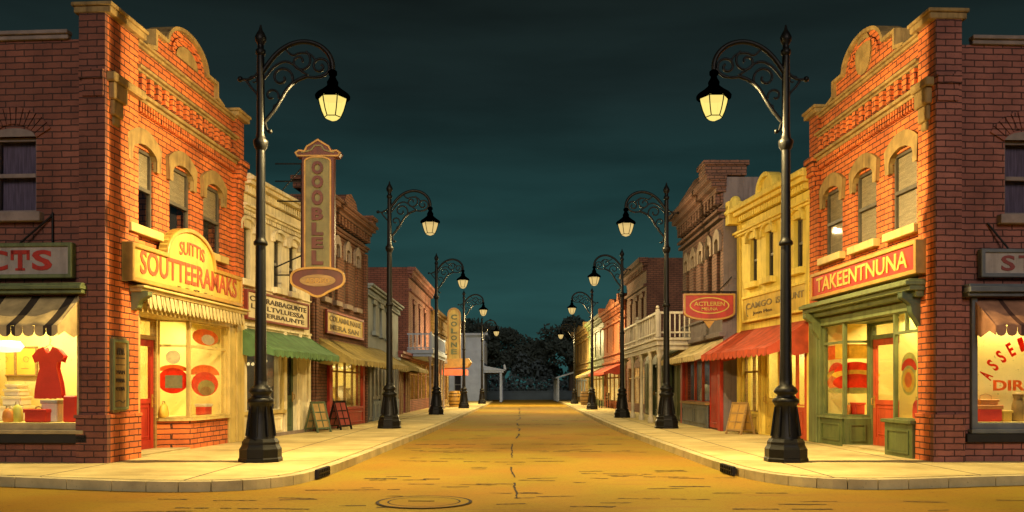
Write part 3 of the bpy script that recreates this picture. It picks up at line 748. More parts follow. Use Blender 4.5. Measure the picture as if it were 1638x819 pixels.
def corner_shop(side, a, b, H, wallm, sidem, capm, label, win_u, xc_u, name='corner_shop'):
    f, root = mk(name, label, 'building', a, b, side)
    w = f.w; L_ = side == 'L'; near, far = (0, w) if L_ else (w, 0); sg = 1 if L_ else -1
    pw = .95 if L_ else .47; D = 8.0
    nx0, nx1 = sorted((near, near+sg*pw)); fx0, fx1 = sorted((far, far-sg*.46))
    holes = []; wins = []
    for u0, u1 in win_u:
        x0, x1 = sorted((f.s(u0, .0), f.s(u1, .0))); xm = (x0+x1)/2; holes.append((xm-.42, xm+.42, 3.82, 5.14)); wins.append(xm)
    op = (nx1-.04, w-.03, -.1, 2.56) if L_ else (.03, nx0+.04, -.1, 2.56)
    m = wall_open(MB(), 0, w, -.1, H-.07, holes+[op], 0, .3)
    m.build('wall', wallm, root, f.M)
    s = side_frame(f, 0, D, 0, 0) if L_ else side_frame(f, w, 0, w, D)
    # shell without the near side, which has its own window
    m = MB()
    fx = far
    m.quad((fx, 0, -.1), (fx, D, -.1), (fx, D, H-.12), (fx, 0, H-.12)); m.quad((0, D, -.1), (w, D, -.1), (w, D, H-.12), (0, D, H-.12))
    m.build('rear_wall', sidem, root, f.M)
    MB().box(.02, w-.02, .02, D-.02, H-.5, H-.42).build('roof', M['roof'], root, f.M)
    # brick piers at both ends of the front
    for (x0, x1, zt, base) in ((nx0, nx1, H+.02, True), (fx0, fx1, H+.02, False)):
        m = MB(); 
        m.box(x0-(.0 if base else .0), x1, -.07, .36, 2.75 if not base else .72, zt)
        if base: m.box(x0-.0, x1+.0, -.12, .28, -.1, .68)
        pc = m.build('pier', wallm, root, f.M)
        ex = .09
        c = MB().box(x0-ex, x1+ex, -.17, .42, zt, zt+.10).box(x0-ex-.03, x1+ex+.03, -.20, .45, zt+.10, zt+.16)
        c.build('pier_cap', capm, pc, bevel=.012)
        m = MB().box(x0-.02, x1+.02, -.20, .02, 5.86, 6.0); m.box(x0+.04, min(x1-.04, x0+.44), -.17, 0, 5.60, 5.86); m.box(x0+.08, min(x1-.08, x0+.38), -.13, 0, 5.36, 5.60); m.box(x0+.13, min(x1-.13, x0+.33), -.10, 0, 5.22, 5.36)
        m.build('corbel', M['stone'] if base else wallm, pc, bevel=.02)
        if base: MB().box(x0-.0, x1+.02, -.135, .2, .68, .74).build('pier_moulding', wallm, pc, bevel=.01)
    # plain side faces of the near pier, seen from the cross street
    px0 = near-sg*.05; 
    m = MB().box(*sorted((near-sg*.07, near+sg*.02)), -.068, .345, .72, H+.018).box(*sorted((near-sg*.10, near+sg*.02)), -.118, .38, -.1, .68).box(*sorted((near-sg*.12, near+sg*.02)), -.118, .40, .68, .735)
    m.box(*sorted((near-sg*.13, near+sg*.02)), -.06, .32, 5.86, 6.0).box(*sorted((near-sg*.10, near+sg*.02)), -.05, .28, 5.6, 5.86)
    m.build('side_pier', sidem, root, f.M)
    ix0, ix1 = (nx1, fx0) if L_ else (fx1, nx0)
    cornice(f, root, [(5.86, 5.92, .11), (5.92, 5.98, .17)], M['stone'], (5.70, 5.86, .09, 44), ix0, ix1, 'cornice', wallm)
    cornice(f, root, [(6.36, 6.40, .08), (6.40, 6.45, .14)], M['stone'], (6.05, 6.33, .10, 15), ix0, ix1, 'frieze', wallm)
    cornice(f, root, [(H-.07, H-.02, .06), (H-.02, H+.02, .11)], capm, None, ix0, ix1, 'parapet_coping')
    MB().box(ix0, ix1, .004, .3, H-.6, H-.07).build('parapet_back', sidem, root, f.M)
    for xm in wins:
        sash(f, root, xm-.42, xm+.42, 3.82, 5.14, M['frame_dark'], M['dark_pane'], M['night'], y=.035, lintel='arch', sill=M['ycream'], mat2=M['stone'], vbar=False, blind=.52 if L_ else .97)
    pediment(f, root, f.s(xc_u, 0), .80, 1.25, H-.02, H+.36, H+.80, wallm, capm, not L_)
    return f, root, s, w, ix0, ix1, D

def side_wall(f, s, root, wallm, H, big, small, fm, D, L_):
    """the wall to the cross street: lit display window, small upper window"""
    bx0, bx1, bz0, bz1 = big; sx0, sx1, sz0, sz1 = small
    m = wall_open(MB(), 0, s.w, -.1, H-.35, [big, small], 0, .2)
    m.build('side_wall', wallm, root, s.M)
    cornice(s, root, [(H-.35, H-.28, .05), (H-.28, H-.22, .09)], M['stone_dim'], None, 0 if L_ else .55, s.w-(.55 if L_ else 0), 'side_coping')
    # shop window frame and room
    fr = MB()
    fr.box(bx0-.09, bx0, -.07, .1, bz0-.10, bz1+.05); fr.box(bx1, bx1+.09, -.07, .1, bz0-.10, bz1+.05); fr.box(bx0, bx1, -.07, .1, bz0-.10, bz0)
    fr.box(bx0-.12, bx1+.12, -.12, .1, bz0-.16, bz0-.10)
    w = fr.build('shop_window', fm, root, s.M, bevel=.008)
    MB().box(bx0, bx1, .03, .036, bz0, bz1).build('pane', M['pane'], w)
    MB().box(bx0-.18, bx1+.18, -.10, .02, bz0-.30, bz0-.165).build('stone_sill', M['black'], root, s.M, bevel=.01)
    lit_room(s, root, bx0-.03, bx1+.03, .10, 1.35, bz0-.0, bz1+.05, power=46)
    t = sash(s, root, sx0, sx1, sz0, sz1, M['stone_dim'], M['dark_pane'], None, y=.07, sill=M['stone_dim'], mid=.5)
    MB().quad((sx0, .2, sz0), (sx1, .2, sz0), (sx1, .2, sz1), (sx0, .2, sz1)).build('curtain', M['curtain'], t)
    # rounded head of brick set on end
    hw = (sx1-sx0)/2+.02; xm = (sx0+sx1)/2; g = MB(); k = 13
    for i in range(k):
        a0 = R(150-120*i/k-.8); a1 = R(150-120*(i+1)/k+.8); rr = hw/math.cos(R(30)); cz = sz1-rr*math.sin(R(30))-.02
        g.prism([(xm+rr*math.cos(a0), cz+rr*math.sin(a0)), (xm+(rr+.26)*math.cos(a0), cz+(rr+.26)*math.sin(a0)), (xm+(rr+.26)*math.cos(a1), cz+(rr+.26)*math.sin(a1)), (xm+rr*math.cos(a1), cz+rr*math.sin(a1))], -.03, .05)
    g.build('brick_arch', wallm, t)
    seg = arc(xm, sz1-.0, (sx1-sx0)/2, 180, 0, 10, .13)
    MB().prism(seg, -.02, .06).build('window_head', M['stone_dim'], t)
    return w

# ---------------------------------------------------------------- left corner shop
HL = 6.85
f, root, s, w, ix0, ix1, D = corner_shop('L', G(165, 740), G(385, 705), HL, M['orange'], M['shaded_brick'], M['stone'], 'orange brick corner shop with yellow storefront on the left side of the street',
                                        ((208, 243), (275, 300), (328, 350)), 295)
FL1, SL1 = f, s
side_wall(f, s, root, M['shaded_brick'], HL, (s.s(-75), s.s(127), .60, 2.50), (s.s(-12), s.s(58), 3.85, 5.02), M['frame_tan'], D, True)
dd = .5; xa, xb = f.s(211, dd), f.s(251, dd); xc, xd = f.s(303, 0), f.s(362, 0)
yc = M['ycream']
# frame of the shopfront: posts, lintel, soffit
m = MB().box(ix0, ix0+.11, -.05, .10, 0, 2.45).box(xd+.02, ix1+.04, -.06, .12, 0, 2.45).box(ix1+.04, w-.005, -.09, .10, 0, 2.56).box(ix0, ix1+.04, -.06, .14, 2.40, 2.56)
m.build('shopfront_frame', yc, root, f.M, bevel=.008)
MB().box(ix0+.05, ix0+.11, .10, dd, 0, 2.42).box(ix0+.05, xa, dd, dd+.08, 0, 2.42).build('recess_wall', yc, root, f.M)
MB().prism([(ix0+.10, .1), (xa, dd+.05), (xb+.1, dd+.05), (xc, .1)], 2.405, 2.44, 'z').build('recess_ceiling', yc, root, f.M)
MB().prism([(ix0+.12, -.04), (ix0+.12, dd+.08), (xb, dd+.08), (xb, dd-.02), (xc-.05, -.04)], .0, .035, 'z').build('door_step', M['kerb'], root, f.M, bevel=.008)
m = MB().box(xa, xa+.07, dd, dd+.1, 0, 2.42).box(xb-.07, xb, dd, dd+.1, 0, 2.42).box(xa+.07, xb-.07, dd, dd+.1, 2.02, 2.10).box(xa+.07, xb-.07, dd, dd+.1, 2.36, 2.42)
dfm = m.build('door_frame', M['clay'], root, f.M)
MB().box(xa+.06, xb-.06, dd+.05, dd+.056, 2.1, 2.37).build('pane', M['pane'], dfm)
door(f, root, xa+.07, xb-.07, .036, 2.02, dd+.03, M['red'], M['pane'], .46)
# brick base and sill of the bay
m = MB().prism([(xb, dd+.06), (xb, dd-.0), (xc, -.02), (xd+.02, -.02), (xd+.02, .3), (xc+.2, .3)], -.05, .53, 'z'); m.build('window_base', M['orange'], root, f.M)
MB().prism([(xb, dd+.06), (xb-.03, dd-.05), (xc-.03, -.09), (xd+.03, -.09), (xd+.03, .6), (xb, .6)], .53, .59, 'z').build('window_sill', yc, root, f.M, bevel=.008)
sp = side_frame(f, xb, dd, xc, 0)
glazing(f, root, [xc+.035, xd], [.59, 1.93, 2.40], yc, M['pane'])
glazing(sp, root, [.03, sp.w-.03], [.59, 1.93, 2.40], yc, M['pane'])
MB().box(xc-.03, xc+.03, -.02, .045, .59, 2.41).build('corner_post', yc, root, f.M)
lit_room(f, root, xa-.05, ix1-.03, dd+.13, 1.9, .56, 2.55, power=58)
MB().quad((xd+.03, .05, .55), (xd+.03, dd+.15, .55), (xd+.03, dd+.15, 2.5), (xd+.03, .05, 2.5)).build('room_cheek', M['room'], root, f.M)
# painted discs on the glass: red rounds with pale middles
def decal(f, root, shapes, y):
    for i, (kind, x, z, a, b_, mat) in enumerate(shapes):
        pts = [(x+a*math.cos(q*math.pi/14), z+b_*math.sin(q*math.pi/14)) for q in range(28)] if kind == 'o' else \
              ([(x-a, z-b_), (x+a, z-b_), (x+a, z+b_), (x-a, z+b_)] if kind == 'r' else arc(x, z, a, 0, 180, 12, b_))
        MB().prism(pts, y+.004*(-i), y+.004*(-i)+.003).build('painted_sign', mat, root, f.M)
hx = (xc+xd)/2; q = (xd-xc)/2
decal(sp, root, [('a', sp.w*.5, 1.46, .27, .12, M['g_orange']), ('o', sp.w*.5, 1.28, .27, .24, M['g_red']), ('r', sp.w*.52, 1.26, .15, .12, M['g_grey']), ('o', sp.w*.5, 1.72, .13, .13, M['g_white'])], .075)
decal(f, root, [('a', hx, 1.40, q*.80, .20, M['g_orange']), ('o', hx, 1.22, q*.72, .24, M['g_red']), ('o', hx+.05, 1.15, q*.46, .15, M['g_lime']), ('o', hx+.02, 1.08, q*.30, .09, M['g_tan']), ('o', hx, 2.14, q*.7, .16, M['g_orange']), ('o', hx+.1, 2.10, q*.35, .10, M['g_white'])], .075)
# fringe cornice above the shopfront
t = cornice(f, root, [(2.70, 2.76, .26), (2.76, 2.80, .32)], yc, None, ix0-.2, ix1+.1, 'shopfront_cornice')
m = MB(); n = 26; x0 = ix0-.05; st = (ix1+.05-x0)/n
for i in range(n):
    x = x0+i*st
    m.prism([(x+.02, 2.69), (x+st*.70, 2.69), (x+st*1.05, 2.56), (x+st*1.10, 2.49), (x+st*.92, 2.455), (x+st*.62, 2.49), (x+st*.3, 2.57)], -.24, -.20)
m.build('fringe', M['canvas_cream'], root, f.M, bevel=.012)
MB().box(ix0-.06, ix1+.06, -.19, .0, 2.565, 2.70).build('fringe_backing', M['clay'], root, f.M)
MB().prism([(-.34, 2.70), (-.34, 2.64), (-.20, 2.56), (-.16, 2.44), (-.07, 2.40), (-.07, 2.70)], ix0-.24, ix0-.09, 'x').build('console', M['sage'], root, f.M, bevel=.01)
# arched sign
x0, x1 = f.s(203, -.16), f.s(381, -.16); xm = f.s(300, -.16); xm = (xm+(x0+x1)/2)/2; r = 1.02
prof = [(x0, 2.84), (x0, 3.46), (xm-r, 3.46)]+arc(xm, 3.44, r, 180, 0, 20, .60)[1:-1]+[(xm+r, 3.46), (x1, 3.46), (x1, 2.84)]
t = thing('shop_sign', 'yellow sign with arched top and red lettering over the left corner shop', 'shop sign', f.M @ Matrix.Translation((xm, -.08, 2.84)), 'painted shop signs')
MB().prism(prof, -.22, -.08).build('board', M['sign_y'], t, f.M)
MB().ribbon(prof, -.075, -.26, -.075, True).build('sign_frame', M['gold'], t, f.M, bevel=.01)
text('SOUTTEERAMAKS', M['letter'], t, f.M, x0+.30, x1-.25, 2.99, 3.38, -.22, .018, bend=.03)
text('SUITTIS', M['letter'], t, f.M, xm-.52, xm+.52, 3.50, 3.74, -.22, .012, bend=.05)
text('- - o - .', M['ink'], t, f.M, xm-.6, xm+.9, 2.925, 2.955, -.22, .0)
MB().box(x0-.0, x1, -.075, -.0, 2.9, 3.40).build('mounting_block', M['black'], t, f.M)
# tall notice board on the pier
x0, x1 = f.s(168, -.10), f.s(203, -.10); x0 = max(x0, .06)
t = thing('notice_board', 'tall narrow yellow notice board with dark writing on the left shop pier', 'notice board', f.M @ Matrix.Translation(((x0+x1)/2, -.07, .78)))
b = MB().prism([(x0, .80), (x0, 1.88), (x0+.05, 1.93), (x1-.05, 1.93), (x1, 1.88), (x1, .84), (x1-.05, .79), (x0+.05, .76)], -.115, -.07).build('board', M['stone'], t, f.M, bevel=.006)
MB().ribbon([(x0, .80), (x0, 1.90), (x1, 1.90), (x1, .80)], -.045, -.14, -.075, True).build('board_frame', M['sage'], t, f.M, bevel=.008)
text('ADA', M['ink'], t, f.M, x0+.12, x1-.12, 1.66, 1.77, -.118, .01); 
MB().box(x0+.10, x1-.10, -.122, -.114, 1.60, 1.62).box(x0+.10, x1-.10, -.122, -.114, 1.50, 1.515).build('written_line', M['ink'], t, f.M)
for i, st_ in enumerate(('MAM', 'NAMA', 'COSA')): text(st_, M['ink'], t, f.M, x0+.11, x1-.11, 1.36-.13*i, 1.42-.13*i, -.118, .0)
MB().ribbon([(x0+.07, .92), (x0+.2, .94), (x0+.33, .90), (x1-.08, .94)], .02, -.122, -.113).build('flourish', M['ink'], t, f.M)
# signs and awning in the side street
x0, x1 = s.s(-105, -.1), s.s(117, -.1)
t, fm, yy = sign_board(s, 'grey board sign reading CTS in red serif capitals on the shaded brick wall', x0, x1, 2.82, 3.36, M['signgrey'], M['sage'], b=.06)
lx = [s.s(-14, -.13), s.s(17, -.13), s.s(50, -.13), s.s(83, -.13)]
def serif(m, bars, curves=()):
    pass
text('C', M['red'], t, fm, s.s(-28, -.13), s.s(12, -.13), 2.94, 3.25, yy, .02)
text('T', M['red'], t, fm, s.s(18, -.13), s.s(46, -.13), 2.94, 3.25, yy, .03)
text('S', M['red'], t, fm, s.s(51, -.13), s.s(83, -.13), 2.94, 3.25, yy, .03)
a, b_ = s.s(18, -.13), s.s(46, -.13); c_ = (a+b_)/2
MB().box(a-.01, a+.035, yy-.012, yy, 3.10, 3.25).box(b_-.035, b_+.01, yy-.012, yy, 3.10, 3.25).box(c_-.075, c_+.075, yy-.012, yy, 2.94, 2.975).build('letter_serif', M['red'], t, fm)
MB().tube([(s.s(40), -.12, 3.36), (s.s(86), -.03, 3.80)], .016, 6).tube([(s.s(86), -.03, 3.38), (s.s(86), -.03, 3.84)], .016, 6).build('bracket', M['iron'], t, fm)
cornice(s, root, [(2.58, 2.64, .20), (2.64, 2.70, .26), (2.70, 2.74, .20)], M['sage'], None, s.s(-110), s.s(136), 'window_cornice')
awning(s, 'olive and black striped awning over the window with the red dress', s.s(-100), s.s(131), 2.56, 2.06, .62, M['stripe_l'], .16, 13, side_mat=M['stripe_l'])

# ---- things in the left side window
def smooth_prism(pts, y0, y1): return MB().prism(pts, y0, y1)
zf = .602
def X(u, y=.6): return s.s(u, y)
def item(name, label, cat, x, y, z, fr, group=None): return thing(name, label, cat, fr.M @ Matrix.Translation((x, y, z)), group)
dx = X(80, .5)
t = item('dress', 'short red dress on a hanger in the lit side window', 'dress', dx, .5, 1.0, s)
prof = [(-.20, 0), (-.195, .10), (-.175, .22), (-.145, .34), (-.112, .45), (-.125, .55), (-.14, .60), (-.205, .575), (-.235, .65), (-.15, .745), (-.085, .77), (-.05, .70), (0, .67), (.05, .70), (.085, .77), (.15, .745), (.235, .65), (.205, .575), (.14, .60), (.125, .55), (.112, .45), (.145, .34), (.175, .22), (.195, .10), (.20, 0), (.12, .015), (.05, -.008), (-.04, .012), (-.12, -.006)]
o = MB().prism(prof, -.06, .06).build('fabric', M['redp'], t, bevel=.025)
MB().tube([(-.15, 0, .76), (0, 0, .84), (.15, 0, .76)], .008, 6).tube([(0, 0, .84), (0, 0, .88), (.02, 0, .90), (.012, 0, .925), (-.01, 0, .925)], .006, 6).build('hanger', M['clay'], t)
t = item('hanging_rod', 'thin rod holding the red dress hanger up to the ceiling', 'rod', dx, .5, 1.92, s)
MB().tube([(0, 0, -.01), (0, 0, .62)], .005, 6).ball((0, 0, .6), .02, 8).build('rod', M['clay'], t)
def box_item(name, label, cat, u, y, wd, dp, hh, mat, z=zf, lid=None, fr=s, group='goods in the side window', handle=None, lm=None):
    t = item(name, label, cat, fr.s(u, y), y, z, fr, group)
    MB().box(-wd/2, wd/2, -dp/2, dp/2, 0, hh).build('body', mat, t, bevel=min(.02, hh*.18))
    if lid: MB().box(-wd/2-.012, wd/2+.012, -dp/2-.012, dp/2+.012, hh-lid, hh+.008).build('lid', lm or mat, t, bevel=.006)
    if handle: MB().tube([(-handle, 0, hh), (-handle*.9, 0, hh+handle*.7), (0, 0, hh+handle), (handle*.9, 0, hh+handle*.7), (handle, 0, hh)], .012, 6).build('handle', M['clay'], t)
    return t
pd = [('large white hat box at the bottom of the stack', .42, .24), ('white hat box in the middle of the stack', .32, .15), ('small white hat box near the top of the stack', .26, .11), ('flat white box on top of the hat box stack', .18, .07)]
z = zf; yb = .95
for lab, wd, hh in pd:
    box_item('hat_box', lab, 'box', 27, yb, wd, .3, hh, M['whitep'], z, .04, lm=M['shelf']); z += hh+.009
box_item('suitcase', 'red suitcase with a lid lying in front of the hat boxes', 'suitcase', 62, .42, .36, .2, .20, M['redp'], zf, .05, handle=.05)
box_item('display_box', 'pale cardboard box standing below the red dress', 'box', 84, .55, .26, .2, .34, M['whitep'], zf, .05, lm=M['greyp'])
box_item('suitcase', 'upright red case beside the right edge of the side window', 'case', 117, .52, .22, .22, .42, M['redp'], zf, None)
def bag(label, u, y, wd, hh, mat, fr=s, group='bags in the shop windows', z=zf, name='bag'):
    t = item(name, label, 'bag', fr.s(u, y), y, z, fr, group)
    MB().lathe([(wd*.36, 0), (wd*.48, hh*.12), (wd*.5, hh*.4), (wd*.42, hh*.75), (wd*.25, hh*.95), (.01, hh)], n=16, sy=.6).build('body', mat, t)
    MB().tube([(-wd*.2, 0, hh*.9), (-wd*.14, 0, hh*1.15), (wd*.14, 0, hh*1.15), (wd*.2, 0, hh*.9)], .009, 6).build('handle', M['clay'], t)
    return t
bag('round orange bag in the lower left of the dress window', 13, .38, .19, .22, M['orangep']); bag('lime green bag beside the orange bag', 28, .42, .18, .28, M['limep'])
for u, lab in ((2, 'yellow framed picture hanging left of its twin behind the hat boxes'), (36, 'yellow framed picture hanging between the other picture and the red dress')):
    x = s.s(u, 1.2)
    t = item('framed_picture', lab, 'picture', x, 1.32, 1.35, s, 'pictures in the side window')
    MB().box(-.19, .19, -.02, .01, 0, .50).build('sheet', M['yellowp'], t)
    MB().ribbon([(-.19, 0), (-.19, .5), (.19, .5), (.19, 0)], -.022, -.04, .012, True).build('picture_frame', M['clay'], t)
    MB().ribbon(arc(0, .28, .05, 0, 330, 10), .006, -.026, -.018).box(-.09, .04, -.026, -.018, .12, .128).build('sketch', M['clay'], t)
t = item('pendant_lamp', 'white oval pendant lamp in the window with the red dress', 'lamp', s.s(12, .7), .7, 1.82, s)
MB().lathe([(.02, -.10), (.2, -.085), (.27, 0), (.2, .085), (.02, .1)], n=20, sy=.7).build('lamp_shade', M['lamp_white'], t)
MB().tube([(0, 0, .09), (0, 0, .72)], .006, 6).build('cord', M['clay'], t)
# things on the sill of the front window
t = bag('round yellow bag in the left pane of the yellow storefront', 0, 0, .26, .26, M['yellowp'], f, z=.592)
t.matrix_world = f.M @ Matrix.Translation((xc-.16, .42, .592)); WM[t.name] = t.matrix_world.copy()
t = box_item('gift_box', 'red box with white paper in the right pane of the yellow storefront', 'box', 326, .3, .30, .22, .22, M['redp'], .592, .05, f, 'goods in the storefronts', lm=M['whitep'])
t = bag('small dim brown bag seen through the glass of the red door', 0, 0, .3, .22, M['clay'], f, z=1.05)
t.matrix_world = f.M @ Matrix.Translation(((xa+xb)/2-.05, .95, 1.12)); 
t2 = item('stool', 'wooden stool holding the brown bag behind the red door', 'stool', (xa+xb)/2-.05, .95, .56, f)
MB().lathe([(.18, .50), (.19, .52), (.19, .55), (.18, .56)], n=18).build('seat', M['clay'], t2)
for q in range(4):
    c0, s0 = math.cos(q*math.pi/2+.7), math.sin(q*math.pi/2+.7); MB().tube([(.15*c0, .15*s0, 0), (.12*c0, .12*s0, .5)], .016, 6).build('leg', M['clay'], t2)

# ---------------------------------------------------------------- right corner shop
HR = 6.85
f, root, s, w, ix0, ix1, D = corner_shop('R', G(1500, 738), G(1300, 706), HR, M['orange'], M['shaded_red_brick'], M['stone'], 'orange brick corner shop with olive green storefront on the right side of the street',
                                        ((1325, 1343), (1375, 1396), (1433, 1461)), 1385)
FR1, SR1 = f, s
side_wall(f, s, root, M['shaded_red_brick'], HR, (s.s(1560), s.s(1760), .60, 2.50), (s.s(1607), s.s(1678), 3.85, 5.02), M['grey'], D, False)
xa, xb = f.s(1397, dd), f.s(1429, dd); xl, xc = f.s(1316, 0), f.s(1350, 0); xs = f.s(1392, dd); xr0, xr1 = f.s(1431, 0), f.s(1479, 0)
if xr1 > ix1-.05: xr1 = ix1-.05
sg_, gr = M['sage'], M['green']
m = MB().box(.005, ix0-.02, -.09, .10, 0, 2.58).box(ix0-.02, xl, -.06, .12, 0, 2.48).box(xr1, ix1+.02, -.06, .12, 0, 2.48).box(ix0, ix1+.02, -.06, .14, 2.42, 2.58)
m.build('shopfront_frame', sg_, root, f.M, bevel=.008)
MB().prism([(xc, .1), (xs, dd+.05), (xb, dd+.05), (xr0, .1)], 2.40, 2.44, 'z').build('recess_ceiling', sg_, root, f.M)
MB().prism([(xc, -.03), (xs, dd+.05), (xr0+.03, dd+.05), (xr0+.03, -.03)], 0, .035, 'z').build('door_step', M['kerb'], root, f.M, bevel=.008)
m = MB().box(xs, xs+.06, dd, dd+.1, 0, 2.42).box(xr0-.03, xr0+.05, dd, dd+.1, 0, 2.42).box(xs+.06, xr0-.03, dd, dd+.1, 2.08, 2.16).box(xs+.06, xr0-.03, dd, dd+.1, 2.36, 2.42)
dfm = m.build('door_frame', sg_, root, f.M)
MB().box(xs+.05, xr0-.02, dd+.05, dd+.056, 2.16, 2.37).build('pane', M['pane'], dfm)
door(f, root, xs+.06, xr0-.03, .036, 2.08, dd+.03, M['redorange'], M['pane'], .43)
MB().box(xr0, xr0+.04, .08, dd, 0, 2.42).build('recess_wall', sg_, root, f.M)
# panelled bases
m = MB(); panelled(m, xl-.04, xc, 0, .54, -.04, .02, .10); split_build(m, 'base_panel', gr, root, f.M)
sp = side_frame(f, xc, 0, xs, dd)
m = MB(); panelled(m, 0.0, sp.w, 0, .54, -.04, .02, .10); split_build(m, 'base_panel', gr, root, sp.M)
m = MB(); panelled(m, xr0-.03, xr1+.04, -.05, .56, -.16, .02, .11); m.box(xr0-.03, xr0+.02, -.12, .1, -.05, .56); m.box(xr1, xr1+.04, -.12, .1, -.05, .56); split_build(m, 'base_panel', gr, root, f.M)
MB().prism([(xl-.08, -.09), (xc+.03, -.09), (xs+.02, dd-.06), (xs+.02, .66), (xl-.08, .66)], .54, .60, 'z').build('window_sill', sg_, root, f.M, bevel=.008)
MB().box(xr0-.07, xr1+.08, -.22, .66, .56, .62).build('window_sill', gr, root, f.M, bevel=.008)
glazing(f, root, [xl+.03, xc-.03], [.60, 2.05, 2.42], sg_, M['pane']); glazing(sp, root, [.03, sp.w-.02], [.60, 2.05, 2.42], sg_, M['pane'])
MB().box(xc-.03, xc+.03, -.02, .045, .60, 2.42).build('corner_post', sg_, root, f.M)
lit_room(f, root, xr0+.045, xr1-.01, .06, .60, .622, 2.42, power=9)
wv = glazing(f, root, [xr0+.03, xr1-.02], [.62, 2.08, 2.42], sg_, M['pane'], -.03)
MB().box((xr0+xr1)/2-.02, (xr0+xr1)/2+.02, -.03, .03, 2.10, 2.40).build('glazing_bar', sg_, wv)
lit_room(f, root, ix0+.04, ix1-.02, dd+.13, 1.75, .56, 2.55, power=54)
MB().quad((xl-.0, .05, .55), (xl-.0, dd+.15, .55), (xl-.0, dd+.15, 2.5), (xl-.0, .05, 2.5)).build('room_cheek', M['room'], root, f.M)
a = xc-xl; hx = xl+a/2
for q_, fr_, cx in ((0, f, hx), (1, sp, sp.w/2)):
    decal(fr_, root, [('a', cx, 1.42, a*.40, .24, M['g_red']), ('o', cx, 1.40, a*.44, .10, M['g_yellow']), ('o', cx, 1.25, a*.42, .17, M['g_red'] if q_ else M['g_orange']), ('o', cx, 1.09, a*.40, .06, M['g_lime']),
                      ('r', cx, 1.86, a*.38, .14, M['g_yellow'] if q_ else M['g_orange'])], .075)
hx = (xr0+xr1)/2
decal(f, root, [('o', hx, 1.52, .26, .22, M['g_lime']), ('a', hx, 1.44, .26, .20, M['g_red']), ('o', hx, 1.27, .25, .25, M['g_lime']), ('o', hx, 1.27, .20, .20, M['g_yellow']), ('o', hx, 1.28, .12, .13, M['g_orange'])], .03)
# items
t = box_item('gift_box', 'red round shouldered box in the left pane of the green storefront', 'box', 1372, .55, .24, .2, .24, M['redp'], .60, .04, f, 'goods in the storefronts')
bag('white bag in the far left pane of the green storefront', 1334, .35, .22, .24, M['whitep'], f, z=.602)
bag('orange bag beside the red box in the green storefront', 1358, .42, .18, .20, M['orangep'], f, z=.602)
bag('red bag in the window beside the brick pier of the green storefront', 1467, .25, .22, .32, M['redp'], f, z=.622); bag('tan bag in the window right of the red door', 1446, .35, .20, .34, M['stone'], f, z=.622)
# green cornice and its consoles
t = cornice(f, root, [(2.60, 2.70, .20), (2.70, 2.78, .32), (2.78, 2.85, .40), (2.85, 2.88, .34)], M['sage'], None, ix0-.10, ix1+.12, 'shopfront_cornice')
for x in (ix0+.0, ix1-.02):
    MB().prism([(-.36, 2.68), (-.36, 2.60), (-.22, 2.50), (-.20, 2.36), (-.12, 2.24), (-.06, 2.14), (-.05, 2.60)], x-.05, x+.10, 'x').build('console', M['dgreen'] if x > 2 else M['sage'], root, f.M, bevel=.012)
x0, x1 = f.s(1302, -.16), f.s(1473, -.16)
t, fm, yy = sign_board(f, 'red sign with a gold frame and yellow lettering over the right corner shop', x0, x1, 2.96, 3.50, M['red'], M['gold'], th=.22, b=.07)
text('TAKEENTNUNA', M['sign_y'], t, fm, x0+.30, x1-.30, 3.09, 3.38, yy, .012)
MB().box(x0-.04, x1+.06, -.03, .0, 2.92, 3.56).build('mounting_block', M['black'], t, fm)
# right side street: sign, cornice, awning, goods
t, fm, yy = sign_board(s, 'grey board sign with faded red capitals ST on the red brick side wall', s.s(1568, -.1), s.s(1790, -.1), 2.86, 3.30, M['signgrey'], M['grey'], b=.06)
text('S', M['darkred'], t, fm, s.s(1602, -.13), s.s(1624, -.13), 2.96, 3.20, yy, .02); text('T', M['darkred'], t, fm, s.s(1630, -.13), s.s(1652, -.13), 2.96, 3.20, yy, .02)
MB().tube([(s.s(1606), -.12, 3.30), (s.s(1578), -.02, 3.72)], .016, 6).build('bracket', M['iron'], t, fm)
cornice(s, root, [(2.56, 2.62, .20), (2.62, 2.70, .28), (2.70, 2.75, .22)], M['grey'], None, s.s(1545), s.s(1780), 'window_cornice')
awning(s, 'brown striped awning over the right side window with arched lettering', s.s(1556), s.s(1770), 2.54, 2.08, .60, M['stripe_r'], .16, 13, side_mat=M['stripe_r'])
def arch_text(st, mat, parent, fr, cx, cz, r, a0, a1, hgt, y):
    for i, ch in enumerate(st):
        if ch == ' ': continue
        an = a0+(a1-a0)*i/max(1, len(st)-1); o = text(ch, mat, parent, fr.M, -.042, .042, 0, hgt, 0, .03, 'letter')
        mt = fr.M @ Matrix.Translation((cx+r*math.cos(R(an)), y, cz+r*math.sin(R(an)))) @ Matrix.Rotation(-R(an-90), 4, 'Y')
        place(o, mt, parent)
gw = [o for o in root.children if o.name.startswith('shop_window')][0]
arch_text('ASSEIVERS MER', M['g_red'], gw, s, s.s(1672), .80, .98, 150, 30, .22, .02)
text('DIRCAN', M['g_orange'], gw, s.M, s.s(1590), s.s(1705), 1.10, 1.27, .025, .03)
box_item('red_case', 'stack shaped red case at the left of the right side window', 'case', 1577, .5, .40, .26, .26, M['redp'], zf, .06, s, 'goods in the right side window', lm=M['orangep'])
box_item('red_case', 'flat orange case lying on the red case', 'case', 1576, .5, .30, .24, .08, M['orangep'], zf+.27, .03, s, 'goods in the right side window', handle=.10)
box_item('cash_box', 'small yellow box beside the red case', 'box', 1607, .45, .16, .16, .17, M['yellowp'], zf, .03, s, 'goods in the right side window')
t = item('milk_can', 'tan can with a narrow neck in the right side window', 'can', s.s(1628, .5), .5, zf, s)
